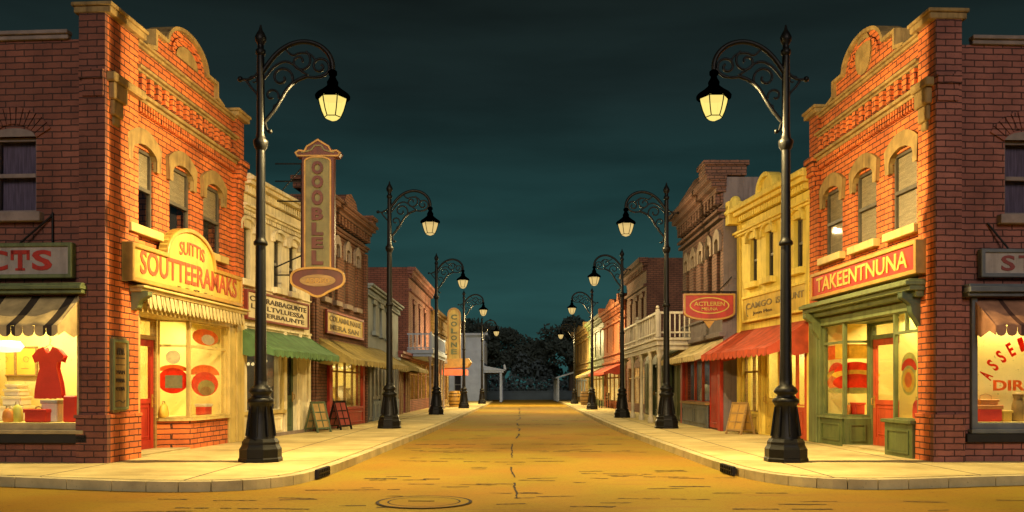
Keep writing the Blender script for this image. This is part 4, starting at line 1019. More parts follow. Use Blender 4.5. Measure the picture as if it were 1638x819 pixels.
MB().lathe([(.10, 0), (.115, .02), (.115, .26), (.09, .33), (.075, .36), (.095, .42), (.09, .43)], n=18).build('body', M['stone'], t)
MB().lathe([(.096, .42), (.10, .43), (.10, .45), (.02, .47)], n=18).build('lid', M['clay'], t)

# ================================================================== the other buildings, left side
def front_wall(f, root, H, mat, holes, z0=-.1, rev=.18):
    return wall_open(MB(), 0, f.w, z0, H, holes, 0, rev).build('wall', mat, root, f.M)
def win_x(f, spans, half):
    out = []
    for a, b in spans:
        q = (f.s(a)+f.s(b))/2; out.append((q-half, q+half))
    return out
def backing(f, root, x0, x1, y, z0, z1, mat, name='shop_room'):
    return MB().box(x0, x1, y, y+.02, z0, z1).build(name, mat, root, f.M)
def string_lights(f, label, xa, xb, y, z, n, sag):
    t = thing('string_lights', label, 'string lights', f.M @ Matrix.Translation((xa, y, z)), 'string lights in the shop windows')
    pts = [(xa+(xb-xa)*i/20, y, z-sag*(1-(2*(i/20)-1)**2)) for i in range(21)]
    MB().tube(pts, .006, 5).build('cord', M['ink'], t, f.M)
    for i in range(n):
        k = (i+.5)/n; MB().ball((xa+(xb-xa)*k, y, z-sag*(1-(2*k-1)**2)-.03), .04, 8).build('bulb', M['bulb'], t, f.M)
def merge_fill(f, root, x0, x1, y0, y1, z0, z1, mat, name): return MB().box(x0, x1, y0, y1, z0, z1).build(name, mat, root, f.M, bevel=.006)

# ---- cream building with the green awning
p0, p1 = G(385, 705), G(496, 690)
f, root = mk('cream_building', 'cream plastered two storey building with a green awning beside the left corner shop', 'building', p0+Vector((0, .02)), p1, 'L')
H = 5.72; w = f.w
ws = win_x(f, ((384, 401), (437, 451), (462, 474)), .22)
xw0, xw1 = f.s(388), f.s(450); xd0, xd1 = f.s(456), f.s(475)
front_wall(f, root, H, M['cream'], [(a, b, 3.52, 4.68) for a, b in ws]+[(xw0, xw1, .62, 2.05), (xd0, xd1, .02, 2.10)])
shell(f, root, H, 8, M['cream'])
for a, b in ws: sash(f, root, a, b, 3.52, 4.68, M['frame_dark'], M['dark_pane'], M['night'], lintel='hood', sill=M['cream'], mat2=M['cream'], blind=.4)
cornice(f, root, [(5.56, 5.64, .26), (5.64, 5.72, .34), (5.72, 5.78, .24)], M['cream'], (5.40, 5.55, .14, 30))
cornice(f, root, [(5.04, 5.10, .10), (5.10, 5.16, .16)], M['cream'], (4.94, 5.03, .07, 40), name='frieze')
cornice(f, root, [(3.38, 3.42, .04), (2.50, 2.56, .05)], M['cream'], None, name='string_course')
m = MB().box(xw0-.06, xw0, -.05, .12, .55, 2.1).box(xw1, xw1+.06, -.05, .12, .55, 2.1).box(xw0, xw1, -.05, .12, 2.05, 2.10).box(xw0-.10, xw1+.10, -.10, .15, .54, .62)
m.build('window_surround', M['ycream'], root, f.M, bevel=.006)
glazing(f, root, [xw0, xw0+(xw1-xw0)*.55, xw1], [.62, 2.05], M['cream'], M['pane'], .04)
lit_room(f, root, xw0-.05, xw1+.05, .16, 1.0, .6, 2.1, mat=M['roomdark'], power=5)
m = MB(); panelled(m, xw0-.02, xw1+.02, .04, .52, -.03, .02, .08); split_build(m, 'base_panel', M['cream'], root, f.M)
door(f, root, xd0, xd1, .02, 2.10, .10, M['dgreen'], M['dark_pane'], .45, back=M['night'])
m = MB()
for x in (.12, xw1+.17, xd1+.14, w-.14): m.box(x-.08, x+.08, -.05, .02, 0, 2.50)
split_build(m, 'pilaster', M['cream'], root, f.M, bevel=.01)
MB().box(.0, w, -.07, .0, -.05, .08).build('plinth', M['stone_dim'], root, f.M)
string_lights(f, 'string of pale bulbs in the grey window under the green awning', xw0+.1, xw1-.1, .3, 1.84, 8, .12)
awning(f, 'green canvas awning on the cream building', f.s(381), f.s(494), 2.46, 1.96, .82, M['canvas_green'], .15, 15)
x0, x1 = f.s(393, -.08), f.s(492, -.08)
t, fm, yy = sign_board(f, 'cream sign with a dark red frame and three lines of writing', x0, x1, 2.64, 3.30, M['cream'], M['darkred'], th=.10, b=.05)
ww = x1-x0
text('CE URABBAGUNTE', M['ink'], t, fm, x0+.16, x1-.16, 3.06, 3.18, yy, .012); text('LO  LTVLUESSA', M['ink'], t, fm, x0+.22, x1-.3, 2.90, 3.01, yy, .012); text('VERBAUNTE', M['ink'], t, fm, x0+.75, x1-.3, 2.75, 2.85, yy, .012)

# ---- blade sign on the cream building, facing down the street
yb_ = 20.6; bx = lambda u: (u-CU)*yb_/F; bz = lambda v: EYE+(CV-v)*yb_/F
t = thing('blade_sign', 'tall red vertical sign with round letters hanging from the cream building', 'shop sign', Matrix.Translation((bx(510), yb_, bz(435))))
x0, x1 = bx(484), bx(536); xm = (x0+x1)/2; zb_, zt_ = bz(433), bz(251)
MB().box(x0, x1, -.10, .10, zb_, zt_).build('board', M['rustpaint'], t, I4 @ Matrix.Translation((0, yb_, 0)), bevel=.015)
fm = Matrix.Translation((0, yb_, 0))
ins = [(x0+.10, zb_+.06), (x0+.10, zt_-.14)]+arc(xm, zt_-.14, (x1-x0)/2-.10, 180, 0, 10, .09)[1:-1]+[(x1-.10, zt_-.14), (x1-.10, zb_+.06)]
MB().prism(ins, -.125, -.09).prism(ins, .09, .125).build('inner_panel', M['olivegold'], t, fm)
MB().ribbon(ins, .035, -.145, -.085, True).build('inner_moulding', M['gold'], t, fm)
zs_ = [bz(v) for v in (270, 299, 321, 343, 365, 384, 405)]
for ch, v0, v1 in (('O', 260, 281), ('O', 283, 303), ('O', 306, 330), ('B', 334, 354), ('L', 358, 378), ('E', 381, 399), ('L', 402, 425)):
    text(ch, M['rustpaint'], t, fm, xm-.135, xm+.135, bz(v1), bz(v0), -.126, .05, 'letter', depth=.04)
crest = [(x0-.10, zt_-.02), (x0-.16, zt_+.07), (x0-.06, zt_+.14), (x0+.06, zt_+.12), (x0+.12, zt_+.23), (x0+.24, zt_+.30), (xm-.08, zt_+.34), (xm, zt_+.39), (xm+.08, zt_+.34), (x1-.24, zt_+.30), (x1-.12, zt_+.23), (x1-.06, zt_+.12), (x1+.06, zt_+.14), (x1+.16, zt_+.07), (x1+.10, zt_-.02)]
MB().prism(crest, -.11, .11).build('crest', M['rustpaint'], t, fm, bevel=.012)
MB().ribbon(crest, -.035, -.135, -.10, True).build('crest_moulding', M['gold'], t, fm)
MB().ribbon([(x0+.0, zt_+.06), (x0+.15, zt_+.09), (xm-.14, zt_+.12), (xm-.06, zt_+.22), (xm+.07, zt_+.22), (xm+.14, zt_+.12), (x1-.15, zt_+.09), (x1-.0, zt_+.06)], .035, -.13, -.105).build('crest_scroll', M['olivegold'], t, fm)
oz = bz(451)
sq = lambda q: math.copysign(abs(q)**.72, q)
lobe = [(xm+.60*sq(math.cos(2*math.pi*i/32)), oz+.06+.23*sq(math.sin(2*math.pi*i/32))) if not 21 <= i <= 27 else (xm+(i-24)*.075, oz-.20-.13*math.cos((i-24)*math.pi/7)) for i in range(32)]
MB().prism(lobe, -.12, .12).build('oval_board', M['rustpaint'], t, fm, bevel=.01)
MB().ribbon(list(reversed(lobe)), .05, -.15, -.10, True).build('oval_moulding', M['gold'], t, fm)
MB().prism([(xm+.42*math.cos(2*math.pi*i/24), oz+.02+.14*math.sin(2*math.pi*i/24)) for i in range(24)], -.135, -.11).build('oval_panel', M['clay'], t, fm)
text('ADDISO', M['gold'], t, fm, xm-.28, xm+.28, oz-.04, oz+.07, -.136, .01)
m = MB(); wx = f.s(0) if 0 else None
fx_ = FX = -5.62
for z in (bz(262), bz(290), bz(322)): m.tube([(fx_, .0, z), (x0-.02, .0, z)], .018, 6)
m.tube([(fx_, 0, bz(318)), (x0-.02, 0, bz(268))], .014, 6).tube([(fx_, 0, bz(428)), (x0, 0, bz(408))], .018, 6).tube([(fx_, 0, bz(440)), (x0, 0, bz(440))], .018, 6).tube([(x0-.03, 0, bz(432)), (x0-.03, 0, bz(262))], .015, 6)
m.build('wall_bracket', M['iron'], t, fm)

# ---- brown building with the red shopfront
p0, p1 = G(496, 690), G(584, 676); p0 = p0+Vector((.03, .03))
f, root = mk('brown_building', 'tall brown brick building with a bright red shopfront and olive awning', 'building', p0, p1, 'L')
H = 6.25; w = f.w
ws = [(w*k-.2, w*k+.2) for k in (.20, .40, .60, .80)]
xa, xb = f.s(528), f.s(577)
front_wall(f, root, H, M['brown'], [(a, b, 3.65, 5.25) for a, b in ws]+[(xa, xb, .55, 1.95)])
shell(f, root, H, 8, M['brown'])
for a, b in ws: sash(f, root, a, b, 3.65, 5.25, M['frame_dark'], M['dark_pane'], M['night'], lintel='arch', sill=M['stone_dim'], mat2=M['stone_dim'])
cornice(f, root, [(6.10, 6.22, .22), (6.22, 6.34, .34), (6.34, 6.42, .42)], M['brown'], (5.86, 6.09, .2, 16))
cornice(f, root, [(5.58, 5.66, .10), (5.66, 5.72, .16)], M['brown'], None, name='frieze')
m = MB().box(-.02, .62, -.36, .5, 6.42, 6.62).box(-.08, .70, -.42, .55, 6.62, 6.74); m.box(w-.55, w+.02, -.36, .5, 6.42, 6.58).box(w-.62, w+.08, -.42, .55, 6.58, 6.68)
m.prism([(w*.36, 6.42), (w*.40, 6.70), (w*.5, 6.86), (w*.60, 6.70), (w*.64, 6.42)], -.3, .2); split_build(m, 'parapet_block', M['brown'], root, f.M, bevel=.012)
m = MB().box(0, .12, -.06, .0, 0, 3.4).box(.12, .34, -.10, .0, 0, 5.5).box(w-.22, w, -.10, 0, 0, 5.5); split_build(m, 'pilaster', M['brown'], root, f.M, bevel=.01)
m = MB().box(xa-.30, xa, -.08, .14, 0, 2.1).box(xb, xb+.26, -.08, .14, 0, 2.1).box(xa, xb, -.07, .14, 1.95, 2.15).box(xa, xb, -.10, .14, .48, .56); panelled(m, xa, (xa+xb)/2, 0, .47, -.07, .02, .07); panelled(m, (xa+xb)/2, xb, 0, .47, -.07, .02, .07)
m.build('shopfront', M['red'], root, f.M, bevel=.006)
n = 4; glazing(f, root, [xa+(xb-xa)*i/n for i in range(n+1)], [.56, 1.62, 1.95], M['clay'], M['pane'], .02)
lit_room(f, root, xa, xb, .15, 1.1, .5, 2.0, power=26)
awning(f, 'olive canvas awning running from the red shopfront past the grey house', f.s(507), w+2.2, 2.50, 1.90, 1.0, M['canvas_olive'], .16, 20)
x0, x1 = f.s(521, -.06), f.s(580, -.06)
t, fm, yy = sign_board(f, 'olive yellow sign with a brown frame and two lines of grey writing', x0, x1, 2.66, 3.32, M['sign_y'], M['darkred'], th=.08, b=.07)
text('COLAMMUNARIE', M['inkgrey'], t, fm, x0+.3, x1-.3, 3.02, 3.18, yy, .015); text('MERA SAN', M['inkgrey'], t, fm, x0+.35, x1-.6, 2.78, 2.93, yy, .015)
rr = random.Random(5)
labs = ['orange vase on the left of the red shop window', 'green jar second from the left in the red shop window', 'yellow vase in the middle of the red shop window', 'white jar right of the middle in the red shop window', 'tan vase on the right of the red shop window']
for i, mt in enumerate(('orangep', 'sage', 'yellowp', 'whitep', 'stone')):
    x = xa+(xb-xa)*(i+.5)/5; hh = rr.uniform(.35, .7)
    t = thing('vase', labs[i], 'vase', f.M @ Matrix.Translation((x, .4, .505)), 'vases in the red shop window')
    MB().lathe([(.12, 0), (.2, hh*.25), (.22, hh*.45), (.12, hh*.75), (.10, hh*.85), (.15, hh)], n=14).build('body', M[mt], t)
    MB().lathe([(.15, 0), (.155, .015), (.155, .03), (.14, .035)], (0, 0, hh-.005), 14).build('rim', M['clay'], t)
string_lights(f, 'two coloured bulbs strung across the top of the red shop window', xa+.1, xb-.1, .25, 1.88, 7, .10)

# ---- low grey house
f, root = mk('grey_building', 'low blue grey plastered building with three narrow upper windows', 'building', G(585, 676), Vector((-4.92, 37.2)), 'L')
H = 4.55; w = f.w
ws = win_x(f, ((595, 602), (606, 612), (616, 622)), .32)
front_wall(f, root, H, M['bluegrey'], [(a, b, 3.10, 4.05) for a, b in ws])
shell(f, root, H, 7, M['bluegrey'])
for a, b in ws: sash(f, root, a, b, 3.10, 4.05, M['frame_dark'], M['dark_pane'], M['night'], lintel='flat', sill=M['bluegrey'], mat2=M['bluegrey'])
cornice(f, root, [(4.42, 4.50, .18), (4.50, 4.58, .26), (4.20, 4.26, .10)], M['bluegrey'], (4.28, 4.40, .1, 30))
cornice(f, root, [(2.30, 2.40, .12)], M['bluegrey'], None, name='string_course')
m = MB(); n = 9
for i in range(n): panelled(m, .3+(w-.6)*i/n+.03, .3+(w-.6)*(i+1)/n-.03, .75 if i % 3 else .05, 2.1, -.05, .02, .10)
split_build(m, 'shutter', M['grey'], root, f.M)
m = MB(); 
for i in range(n):
    if i % 3: panelled(m, .3+(w-.6)*i/n+.02, .3+(w-.6)*(i+1)/n-.02, 0, .68, -.08, .02, .10)
split_build(m, 'base_panel', M['bluegrey'], root, f.M)

# ---- dark red single storey shop
f, root = mk('red_shop', 'narrow dark red boarded shop between the grey building and the balcony', 'building', Vector((-4.95, 37.25)), Vector((-4.95, 41.35)), 'L')
H = 2.75; w = f.w
front_wall(f, root, H, M['darkred'], [(w*.35, w*.65, .02, 2.0)]); shell(f, root, H, 6, M['darkred'])
door(f, root, w*.35, w*.65, .02, 2.0, .1, M['darkred'], M['dark_pane'], .5, back=M['night'])
m = MB()
for k in (.02, .2, .34, .66, .82, .96): m.box(w*k-.06, w*k+.06, -.06, .0, 0, 2.3)
split_build(m, 'pilaster', M['clay'], root, f.M); cornice(f, root, [(2.45, 2.6, .15), (2.6, 2.72, .25)], M['darkred'])
awning(f, 'small olive awning over the dark red boarded shop', .1, w-.1, 2.42, 1.95, .9, M['canvas_olive'], .15, 12)

# ---- pink brick building with balcony and lit shopfront
f, root = mk('pink_building', 'pink brick building with a railed balcony over lit shop windows', 'building', Vector((-4.98, 41.4)), Vector((-4.90, 51.5)), 'L')
H = 6.85; w = f.w
ws = [(w*k-.38, w*k+.38) for k in (.2, .44, .68)]
bays = [(w*.03, w*.20), (w*.22, w*.37), (w*.41, w*.52), (w*.55, w*.72), (w*.78, w*.96)]
front_wall(f, root, H, M['pink'], [(a, b, 3.4, 5.25) for a, b in ws]+[(a, b, .55, 2.42) for a, b in bays])
shell(f, root, H, 9, M['shaded_brick'])
for a, b in ws: sash(f, root, a, b, 3.4, 5.25, M['frame_dark'], M['dark_pane'], M['night'], lintel='flat', mat2=M['pink'])
cornice(f, root, [(6.55, 6.68, .2), (6.68, 6.85, .34), (5.72, 5.84, .15)], M['pink'], (6.36, 6.54, .15, 20))
for a, b in bays:
    g = glazing(f, root, [a, (a+b)/2, b], [.55, 1.80, 2.42], M['stone'], M['pane'], .02)
    backing(f, root, a, b, .16, .55, 2.42, M['lit'], 'lit_room')
m = MB().box(0, w, -.05, 0, -.05, .5); m.build('window_base', M['pink'], root, f.M)
# balcony
px = 1.15; by0, by1 = -.05, w*.62
m = MB().box(-.55, w*.66, -px, -.0, 2.66, 2.86).box(-.60, w*.67, -px-.08, -px, 2.74, 2.92).box(-.55, w*.66, -px, 0, 2.60, 2.66).box(-.62, -.55, -px-.08, 0, 2.74, 2.92)
m.build('balcony_deck', M['ghost'], root, f.M, bevel=.01)
m = MB().box(-.55, w*.66, -px+.0, -px+.06, 3.62, 3.69).box(-.55, -.49, -px, 0, 3.62, 3.69).box(-.55, w*.66, -px, -px+.05, 2.98, 3.03).box(-.55, -.5, -px, 0, 2.98, 3.03)
for i in range(34): m.box(-.52+i*.215-.018, -.52+i*.215+.018, -px+.01, -px+.045, 2.86, 3.64)
for i in range(6): m.box(-.54, -.505, -px+.1+i*.19, -px+.135+i*.19, 2.86, 3.64)
for x in (-.52, w*.33, w*.655): m.box(x-.05, x+.05, -px-.01, -px+.08, 2.86, 3.76)
m.build('railing', M['ghost'], root, f.M)
for x in (-.45, 1.4, 3.3, 5.0, w*.65): MB().lathe([(.09, 0), (.09, .12), (.055, .16), (.05, 2.35), (.09, 2.45), (.10, 2.6)], (x, -px+.08, 0), 10).build('column', M['stone_dim'], root, f.M)
m = MB().prism([(w*.66, 2.62), (w*.66, 3.05), (w*.98, 2.75), (w*.98, 2.55)], -1.0, -.0); m.build('lean_to_roof', M['mauve'], root, f.M)

# ---- mustard building with marquee
f, root = mk('mustard_building', 'mustard brick building behind the tall yellow marquee on the left', 'building', Vector((-4.72, 51.6)), Vector((-4.55, 61)), 'L')
H = 5.7; w = f.w
front_wall(f, root, H, M['mustard'], [(w*.1, w*.9, .3, 2.1)]); shell(f, root, H, 8, M['mustard'])
cornice(f, root, [(5.45, 5.58, .15), (5.58, 5.74, .3), (4.5, 4.62, .1)], M['mustard'])
glazing(f, root, [w*(.1+.8*i/6) for i in range(7)], [.3, 2.1], M['clay'], M['pane'], .02, .12); backing(f, root, w*.1, w*.9, .16, .3, 2.1, M['lit'], 'lit_room')
m = MB()
for z in (3.1, 3.7, 4.3, 4.9): m.box(0, w, -.05, 0, z, z+.07)
m.build('string_course', M['mustard'], root, f.M)
yq = 57.0; qx = lambda u: (u-CU)*yq/F; qz = lambda v: EYE+(CV-v)*yq/F
fm = Matrix.Translation((0, yq, 0))
t = thing('marquee_sign', 'tall yellow vertical marquee sign with a rounded top on the left', 'shop sign', Matrix.Translation((qx(726), yq, 2.6)))
x0, x1 = qx(716), qx(737); xm = (x0+x1)/2; z0, z1 = qz(580), qz(503)
pr = [(x0, z0), (x0, z1)]+arc(xm, z1, (x1-x0)/2, 180, 0, 10)[1:-1]+[(x1, z1), (x1, z0)]
MB().prism(pr, -.15, .15).build('board', M['mustard'] if 0 else M['sign_y'], t, fm); MB().ribbon(pr, -.09, -.2, -.14, True).build('sign_frame', M['gold'], t, fm)
for i, ch in enumerate('COLONE'): text(ch, M['sage'], t, fm, xm-.2, xm+.2, z1-.35-i*.45, z1-.02-i*.45, -.16, .04, 'letter', depth=.04)
MB().box(-4.75, x0+.02, -.04, .04, z0+.5, z0+.58).box(-4.75, x0+.02, -.04, .04, z1-.3, z1-.22).build('wall_bracket', M['iron'], t, fm)
t = thing('marquee_canopy', 'yellow theatre canopy with a glowing red awning below the tall marquee', 'canopy', Matrix.Translation((-4.6, yq, 2.3)))
MB().prism([(-4.62, 2.35), (-4.62, 2.95), (-2.85, 3.0), (-2.75, 2.75), (-2.95, 2.45)], -1.8, .6).build('canopy', M['gold'], t, fm)
MB().box(-4.6, -3.0, -2.1, .5, 1.95, 2.3).build('glow_band', M['lit_red'], t, fm)

# ---- pale blue house across the end of the street
f, root = mk('blue_house', 'pale blue boarded house with a porch at the far end on the left', 'building', Vector((-7.4, 76.5)), Vector((-2.6, 76.5)), 'L')
w = f.w; H = 5.9
ws = [(w*k-.3, w*k+.3) for k in (.30, .52)]
front_wall(f, root, H, M['ghost'], [(a, b, .6, 2.2) for a, b in ws]); shell(f, root, H, 9, M['ghost'])
for a, b in ws: sash(f, root, a, b, .6, 2.2, M['grey'], M['dark_pane'], M['night'], lintel='flat', mat2=M['ghost'])
cornice(f, root, [(5.6, 5.7, .15), (5.7, 5.9, .32)], M['ghost'])
e_ = side_frame(f, w, 0, w, 9)
m = MB().box(.0, 9, -.06, .2, 5.6, 5.75).box(0, 9, -.3, .2, 5.75, 5.95).build('side_cornice', M['ghost'], root, e_.M)
for i, x in enumerate((1.2, 3.0, 4.8, 6.6)): sash(e_, root, x-.35, x+.35, 3.3, 5.0, M['grey'], M['dark_pane'], None, y=-.06, lintel='flat', mat2=M['ghost'])
m = MB().box(-.4, 8.8, -1.7, 0, 2.45, 2.62).prism([(-1.85, 2.62), (-1.85, 2.70), (0, 3.05), (0, 2.62)], -.5, 8.9, 'x').build('porch_roof', M['ghost'], root, e_.M)
for x in (-.2, 2.6, 5.4, 8.4): MB().box(x-.09, x+.09, -1.55, -1.37, -.1, 2.45).build('column', M['ghost'], root, e_.M)
MB().prism([(-1.95, 2.70), (-1.72, 2.78), (-1.7, 3.10), (-1.82, 3.2)], -.45, -.1, 'x').build('bracket', M['ghost'], root, e_.M)

# ================================================================== right side
def storefront_posts(f, root, xs, mat, z1, y=-.05, wd=.09): 
    m = MB()
    for x in xs: m.box(x-wd, x+wd, y, .0, 0, z1)
    return split_build(m, 'pilaster', mat, root, f.M, bevel=.01)
# ---- yellow building with the red awning
pa, pb = G(1300, 706), G(1181, 690)
f, root = mk('yellow_building', 'yellow plastered two storey building with a red awning on the right', 'building', pa+Vector((0, .02)), pb, 'R')
H = 5.75; w = f.w
ws = win_x(f, ((1199, 1212), (1225, 1237), (1269, 1285)), .22)
xa, xb = f.s(1190), f.s(1216); da, db = f.s(1219), f.s(1244); xe, xg = f.s(1250), f.s(1294)
front_wall(f, root, H, M['yellow'], [(a, b, 3.80, 4.92) for a, b in ws]+[(xa, xb, .55, 2.05), (da, db, .02, 2.12), (xe+.1, xg-.1, .75, 2.05)])
shell(f, root, H, 8, M['yellow'])
for a, b in ws: sash(f, root, a, b, 3.80, 4.92, M['frame_dark'], M['dark_pane'], M['night'], lintel='hood', sill=M['yellow'], mat2=M['yellow'], blind=.45)
cornice(f, root, [(5.56, 5.66, .26), (5.66, 5.76, .36), (5.76, 5.84, .26)], M['yellow'], (5.42, 5.55, .16, 30))
cornice(f, root, [(5.08, 5.14, .10), (5.14, 5.20, .16)], M['yellow'], None, name='frieze')
MB().ribbon(arc(w*.5, 5.84, .42, 180, 0, 14, .34), .10, -.2, .1).prism(arc(w*.5, 5.84, .42, 180, 0, 14, .34), -.12, .08).build('parapet_arch', M['yellow'], root, f.M)
m = MB().box(-.02, .24, -.34, .1, 5.40, 6.0).ball((.11, -.12, 6.02), .14, 10); m.build('corner_bracket', M['yellow'], root, f.M, bevel=0)
storefront_posts(f, root, (.11, w-.13), M['yellow'], 5.4)
m = MB().box(xa-.07, xa, -.06, .1, .0, 2.12).box(xb, xb+.06, -.06, .1, 0, 2.12).box(xa, xb, -.06, .1, 2.05, 2.12); panelled(m, xa, xb, .03, .5, -.04, .02, .07)
m.build('shopfront_frame', M['sign_y'], root, f.M, bevel=.006)
glazing(f, root, [xa, (xa+xb)/2, xb], [.55, 1.55, 2.05], M['clay'], M['pane'], .03); lit_room(f, root, xa-.03, db+.03, .17, 1.0, .02, 2.14, power=20)
door(f, root, da, db, .02, 2.12, .08, M['sign_y'], M['pane'], .42)
m = MB(); panelled(m, xe+.1, xg-.1, .03, .72, -.05, .02, .09); m.box(xe, xe+.1, -.06, .1, 0, 2.15).box(xg-.1, xg, -.06, .1, 0, 2.15).box(xe+.1, xg-.1, -.05, .1, 2.05, 2.15); m.build('red_front', M['redorange'], root, f.M, bevel=.006)
glazing(f, root, [xe+.1, (xe+xg)/2, xg-.1], [.75, 2.05], M['redorange'], M['pane'], .03); lit_room(f, root, xe+.08, xg-.08, .17, .9, .7, 2.1, power=14)
bag('orange bag in the window of the red panelled front', 1276, .45, .26, .4, M['orangep'], f, z=.71)
string_lights(f, 'string of yellow bulbs under the red awning', xe+.15, xg-.15, .2, 1.98, 6, .08)
awning(f, 'red canvas awning on the yellow building', f.s(1180), f.s(1297), 2.62, 2.0, .98, M['canvas_red'], .17, 15)
x0, x1 = f.s(1189, -.06), f.s(1293, -.06)
t, fm, yy = sign_board(f, 'pale yellow sign with faded grey capitals on the yellow building', x0, x1, 2.80, 3.46, M['sign_y'], M['yellow'], th=.08, b=.06)
text('CAMGO', M['inkgrey'], t, fm, x0+.25, x0+(x1-x0)*.5, 3.12, 3.27, yy, .012); text('ISMOUNT', M['inkgrey'], t, fm, x0+(x1-x0)*.56, x1-.16, 3.12, 3.27, yy, .012); text('Joun Men', M['ink'], t, fm, x0+.7, x0+(x1-x0)*.5, 2.94, 3.04, yy, .0)
MB().ribbon(arc(x0+.42, 3.11, .17, 100, 260, 12, .18), .02, yy-.012, yy).build('flourish', M['inkgrey'], t, fm)

# ---- hanging oval sign
yh = 22.9; hx_ = lambda u: (u-CU)*yh/F; hz = lambda v: EYE+(CV-v)*yh/F
fm = Matrix.Translation((0, yh, 0)); x0, x1 = hx_(1093), hx_(1175); z1, z0 = hz(470), hz(508)
t = thing('hanging_sign', 'red hanging sign with a yellow oval beside the yellow building', 'shop sign', Matrix.Translation(((x0+x1)/2, yh, z0)))
pr = [(x0, z1), (x1, z1), (x1, z0+.12)]+[((x0+x1)/2+(x1-x0)/2*math.cos(R(q)), z0+.12-.20*math.sin(R(q))) for q in range(15, 180, 15)]+[(x0, z0+.12)]
MB().prism(pr, -.05, .05).build('board', M['red'], t, fm); MB().ribbon(list(reversed(pr)), .045, -.075, -.04, True).build('sign_frame', M['gold'], t, fm)
cx, cz = (x0+x1)/2, (z0+z1)/2
el_ = [(cx+.52*math.cos(2*math.pi*i/28), cz+.22*math.sin(2*math.pi*i/28)) for i in range(28)]
MB().ribbon(el_, .03, -.065, -.045, True).build('oval_moulding', M['sign_y'], t, fm)
text('ACTLEREN', M['sign_y'], t, fm, cx-.40, cx+.40, cz-.01, cz+.10, -.052, .015); text('MEUNA', M['sign_y'], t, fm, cx-.2, cx+.22, cz-.13, cz-.05, -.052, .008)
MB().prism([(cx-.14, z0-.09), (cx+.14, z0-.09), (cx, z0-.28)], -.03, .03).build('drop', M['gold'], t, fm)
MB().tube([(x0-.05, 0, z1+.05), (5.82, 0, z1+.05)], .022, 6).tube([(x0+.15, 0, z1+.05), (x0+.15, 0, z1-.01)], .012, 5).tube([(x1-.1, 0, z1+.05), (x1-.1, 0, z1-.01)], .012, 5).tube([(x0+.9, 0, z1+.05), (5.70, 0, z1+.45)], .015, 6).build('wall_bracket', M['iron'], t, fm)

# ---- purple brown building with the cream awning
f, root = mk('purple_building', 'purple brown brick building with a cream awning on the right', 'building', Vector((5.52, 23.05)), Vector((5.50, 28.5)), 'R')
H = 6.7; w = f.w
ws = [(w*k-.22, w*k+.22) for k in (.15, .34, .53, .72, .90)]
xa, xb = f.s(1128), f.s(1172)
xa, xb = .35, w*.72
front_wall(f, root, H, M['purple'], [(a, b, 3.4, 5.1) for a, b in ws]+[(xa, xb, .72, 2.0)])
MB().quad((w, 0, -.1), (w, 8, -.1), (w, 8, H), (w, 0, H)).build('side_wall', M['mauve'], root, f.M)
shell(f, root, H, 8, M['mauve'], 'f')
for a, b in ws: sash(f, root, a, b, 3.4, 5.1, M['frame_dark'], M['dark_pane'], M['night'], lintel='arch', mat2=M['stone_dim'])
cornice(f, root, [(6.3, 6.42, .2), (6.42, 6.58, .34), (6.58, 6.74, .46)], M['purple'], (6.0, 6.28, .2, 14))
cornice(f, root, [(5.6, 5.7, .14), (5.78, 5.86, .18)], M['purple'], None, name='frieze')
m = MB().box(w-.72, w+.06, -.50, .6, 6.74, 7.0).box(w-.78, w+.12, -.55, .66, 7.0, 7.12).prism([(.2, 6.74), (.45, 7.05), (w*.5, 7.25), (w-.7, 7.05), (w-.7, 6.74)], -.2, .2); split_build(m, 'parapet_block', M['purple'], root, f.M, bevel=.01)
cornice(f, root, [(2.5, 2.62, .12), (3.05, 3.12, .08)], M['mauve'], None, name='string_course')
MB().box(0, w, -.03, .0, 2.62, 3.05).build('fascia', M['mauve'], root, f.M)
m = MB().box(xa-.28, xa, -.09, .1, 0, 2.2).box(w-.3, w-.02, -.09, .1, 0, 2.2); panelled(m, xb+.08, w-.34, .05, 2.1, -.04, .02, .12); split_build(m, 'red_pilaster', M['red'], root, f.M, bevel=.01)
m = MB(); panelled(m, xa, (xa+xb)/2, 0, .66, -.10, .02, .12); panelled(m, (xa+xb)/2, xb, 0, .66, -.10, .02, .12); split_build(m, 'base_panel', M['grey'], root, f.M)
MB().box(xa-.05, xb+.05, -.16, .08, .66, .73).build('window_sill', M['clay'], root, f.M)
glazing(f, root, [xa, xa+(xb-xa)*.38, xa+(xb-xa)*.68, xb], [.72, 2.0], M['redorange'], M['pane'], .02, .07); lit_room(f, root, xa-.03, xb+.03, .16, 1.0, .7, 2.05, mat=M['roomdark'], power=7)
for k, lab, mt in ((.3, 'grey bag on the left in the dark window under the cream awning', 'greyp'), (.7, 'mauve bag on the right in the dark window under the cream awning', 'curtain')): 
    t = bag(lab, 1150, .45, .6, .55, M[mt], f, z=.71); t.matrix_world = f.M @ Matrix.Translation((xa+(xb-xa)*k, .45, .71))
awning(f, 'cream canvas awning beside the white porch', .15, w-.05, 2.44, 2.0, .75, M['canvas_cream'], .15, 18)

